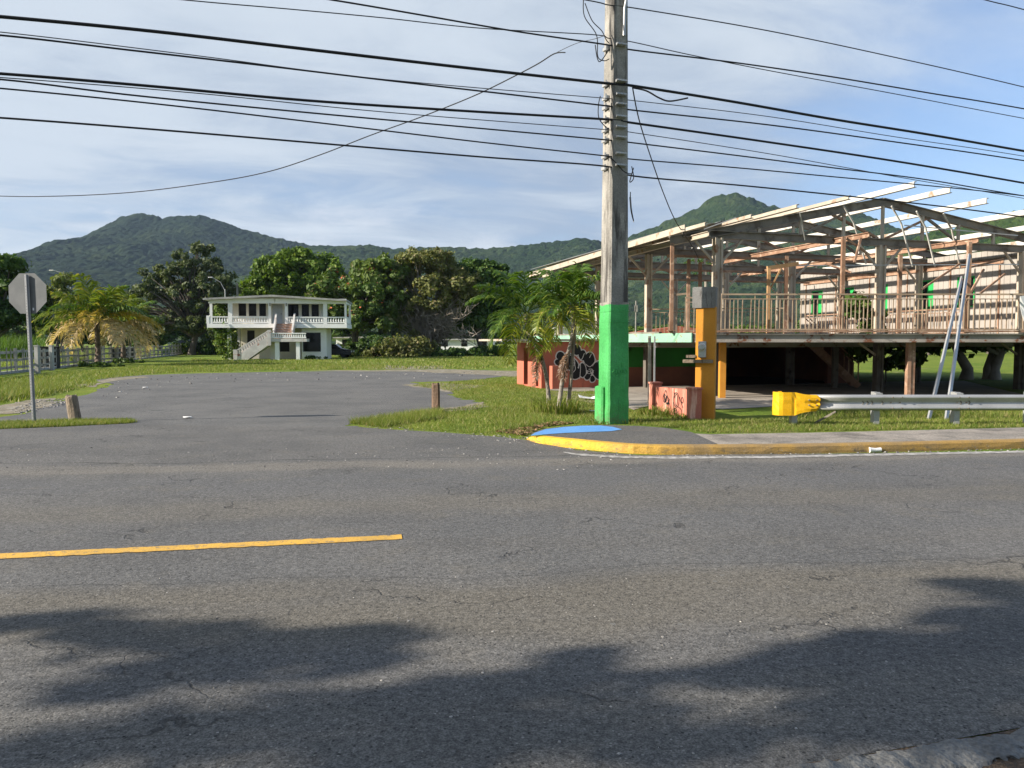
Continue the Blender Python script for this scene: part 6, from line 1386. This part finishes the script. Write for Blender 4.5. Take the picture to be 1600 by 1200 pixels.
# parked car behind the house: a dark hatchback, front end showing
cx, cy = hx(521, 80), 80.0
car = root('parked_car', (cx, cy, 0), 'dark car parked behind the right corner of the white house', 'car')
def carprof(pts, y0, y1, mat, name, par=car):
    m = MB(); m.slab([Vector((cx+x, cy+y0, z)) for x, z in pts], Vector((0, y1-y0, 0))); return m.build(name, mat, par, bevel=.05)
carprof([(-2.0, .28), (2.0, .28), (2.05, .55), (1.95, .78), (1.0, .95), (-1.9, .98), (-2.05, .7)], -.82, .82, mat_car, 'body')
carprof([(.95, .95), (.35, 1.40), (-1.2, 1.44), (-1.85, .98)], -.70, .70, mat_glass, 'cabin')
for x in (-1.25, 1.25):
    for y in (-.80, .66):
        m = MB(); m.tube([Vector((cx+x, cy+y-.0, .31)), Vector((cx+x, cy+y+.18, .31))], .31, 16); m.build('wheel', mat_cable, car)
for y in (-.6, .6): m = MB(); m.box((cx+2.02, cy+y, .66), (.06, .3, .12)); m.build('headlight', mat_plastic, car)
# pale houses beyond the trees
def far_house(label, x0, x1, Y, h, rmat, wn, depth=8, gable=False):
    rt = root('house', ((x0+x1)/2, Y, 0), label, 'house'); m = MB(); m.b2((x0, Y, -.1), (x1, Y+depth, h)); m.build('wall', mat_white, rt)
    m = MB(); zr0 = h; m.slab([Vector((x0-.4, Y-.5, zr0)), Vector((x1+.4, Y-.5, zr0)), Vector((x1+.4, Y-.5, zr0+.15)), Vector(((x0+x1)/2, Y-.5, zr0+.15+(1.2 if gable else .12))), Vector((x0-.4, Y-.5, zr0+.15))], Vector((0, depth+1, 0))); m.build('roof', rmat, rt)
    for i in range(wn):
        x = x0+(x1-x0)*(i+.5)/wn; m = MB(); m.b2((x-.5, Y-.03, .9), (x+.5, Y-.005, 2.0)); m.build('window', mat_louver, rt)
    return rt
mat_redroof = M('red_roof', (.40, .12, .07), (.32, .10, .06), 2)
far_house('pale flat-roofed house seen under the tree with orange flowers', -27.0, -15.5, 118, 2.2, mat_roofc, 4)
far_house('white house seen behind the trunks of the bare-branched tree', -12.5, -3.0, 125, 1.9, mat_roofc, 3)
far_house('white house with a red roof between the pole and the deck posts', 17, 34, 118, 2.7, mat_redroof, 4, gable=True)
far_house('white low house seen past the twin-trunk palm over the mint fascia', 6.5, 13, 112, 3.6, mat_roofc, 3)
# street lights and a far pole
def lamp(label, px, Y, htop, arm, pyt):
    x = (px-800)/1200*Y; rt = root('street_lamp', (x, Y, 0), label, 'street lamp'); zt = P(px, pyt, Y).z
    m = MB(); m.tube([Vector((x, Y, -.1)), Vector((x, Y, zt*.5)), Vector((x, Y, zt))], [.11, .08, .06], 8); m.build('pole', mat_galv, rt)
    e = Vector((x+arm, Y, zt+htop)); m = MB(); m.tube([Vector((x, Y, zt-.2)), Vector((x+arm*.35, Y, zt+htop*.6)), e], [.035, .03, .03], 6); m.build('arm', mat_galv, rt)
    m = MB(); m.box(e+Vector((arm*.12, 0, 0)), (.55, .25, .13)); m.build('lamp_head', mat_galv, rt, bevel=.04)
lamp('street lamp with pale head rising over the palm left of the fence', 114, 95, .9, -2.0, 434)
lamp('thin street lamp just above the left end of the white house roof', 354, 92, 1.4, -1.5, 452)
x = (373-800)/1200*95.0; m = MB(); zt = P(373, 442, 95).z; m.tube([Vector((x, 95, -.1)), Vector((x, 95, zt))], [.18, .14], 8); m.beam(Vector((x-1.3, 95, zt-.9)), Vector((x+.5, 95, zt-.3)), .06, .06); tag(m.build('far_pole', mat_concrete, loc=(x, 95, 0)), 'far concrete pole behind the white house roof', 'utility pole')
x = (993-800)/1200*60.0; m = MB(); zt = P(993, 470, 60).z; m.tube([Vector((x, 60, -.1)), Vector((x, 60, zt))], [.07, .06], 8); m.box((x, 60, zt-.6), (.22, .22, .5)); tag(m.build('meter_post', mat_concrete, loc=(x, 60, 0)), 'thin white post with a box right of the green-based pole', 'post')
# slender palm behind the deck
yE = 60.0; cE = P(1103, 415, yE)
palm('slender distant palm seen through the frame behind the meter pillar', [Vector((P(1103, 560, yE).x, yE, -.1)), P(1103, 480, yE), cE], [.16, .12, .11], bark_pale, cE, specs(51, 10, 1.9, low=(-.2, 0), hi=1.3, mats=lambda f, r: fm_green), ll=.5, lw=.06, seed=51, nl=22)

# ------------------------------------------------------------------ the air
HZ_D = HAZE
m = MB(); m.b2((-3600, -140, -6), (3600, 2700, 420)); mh = bpy.data.materials.new('haze_air'); mh.use_nodes = True; t = NT(mh.node_tree); t.n.remove(t.n['Principled BSDF'])
pvn = t.new('ShaderNodeVolumePrincipled'); pvn.inputs['Color'].default_value = (.55, .72, 1.0, 1); pvn.inputs['Density'].default_value = HZ_D; pvn.inputs['Anisotropy'].default_value = 0.0
t.l.new(pvn.outputs[0], t.n['Material Output'].inputs['Volume'])
if HZ_D > 0:
    o = m.build('haze', mh); o['kind'] = 'stuff'
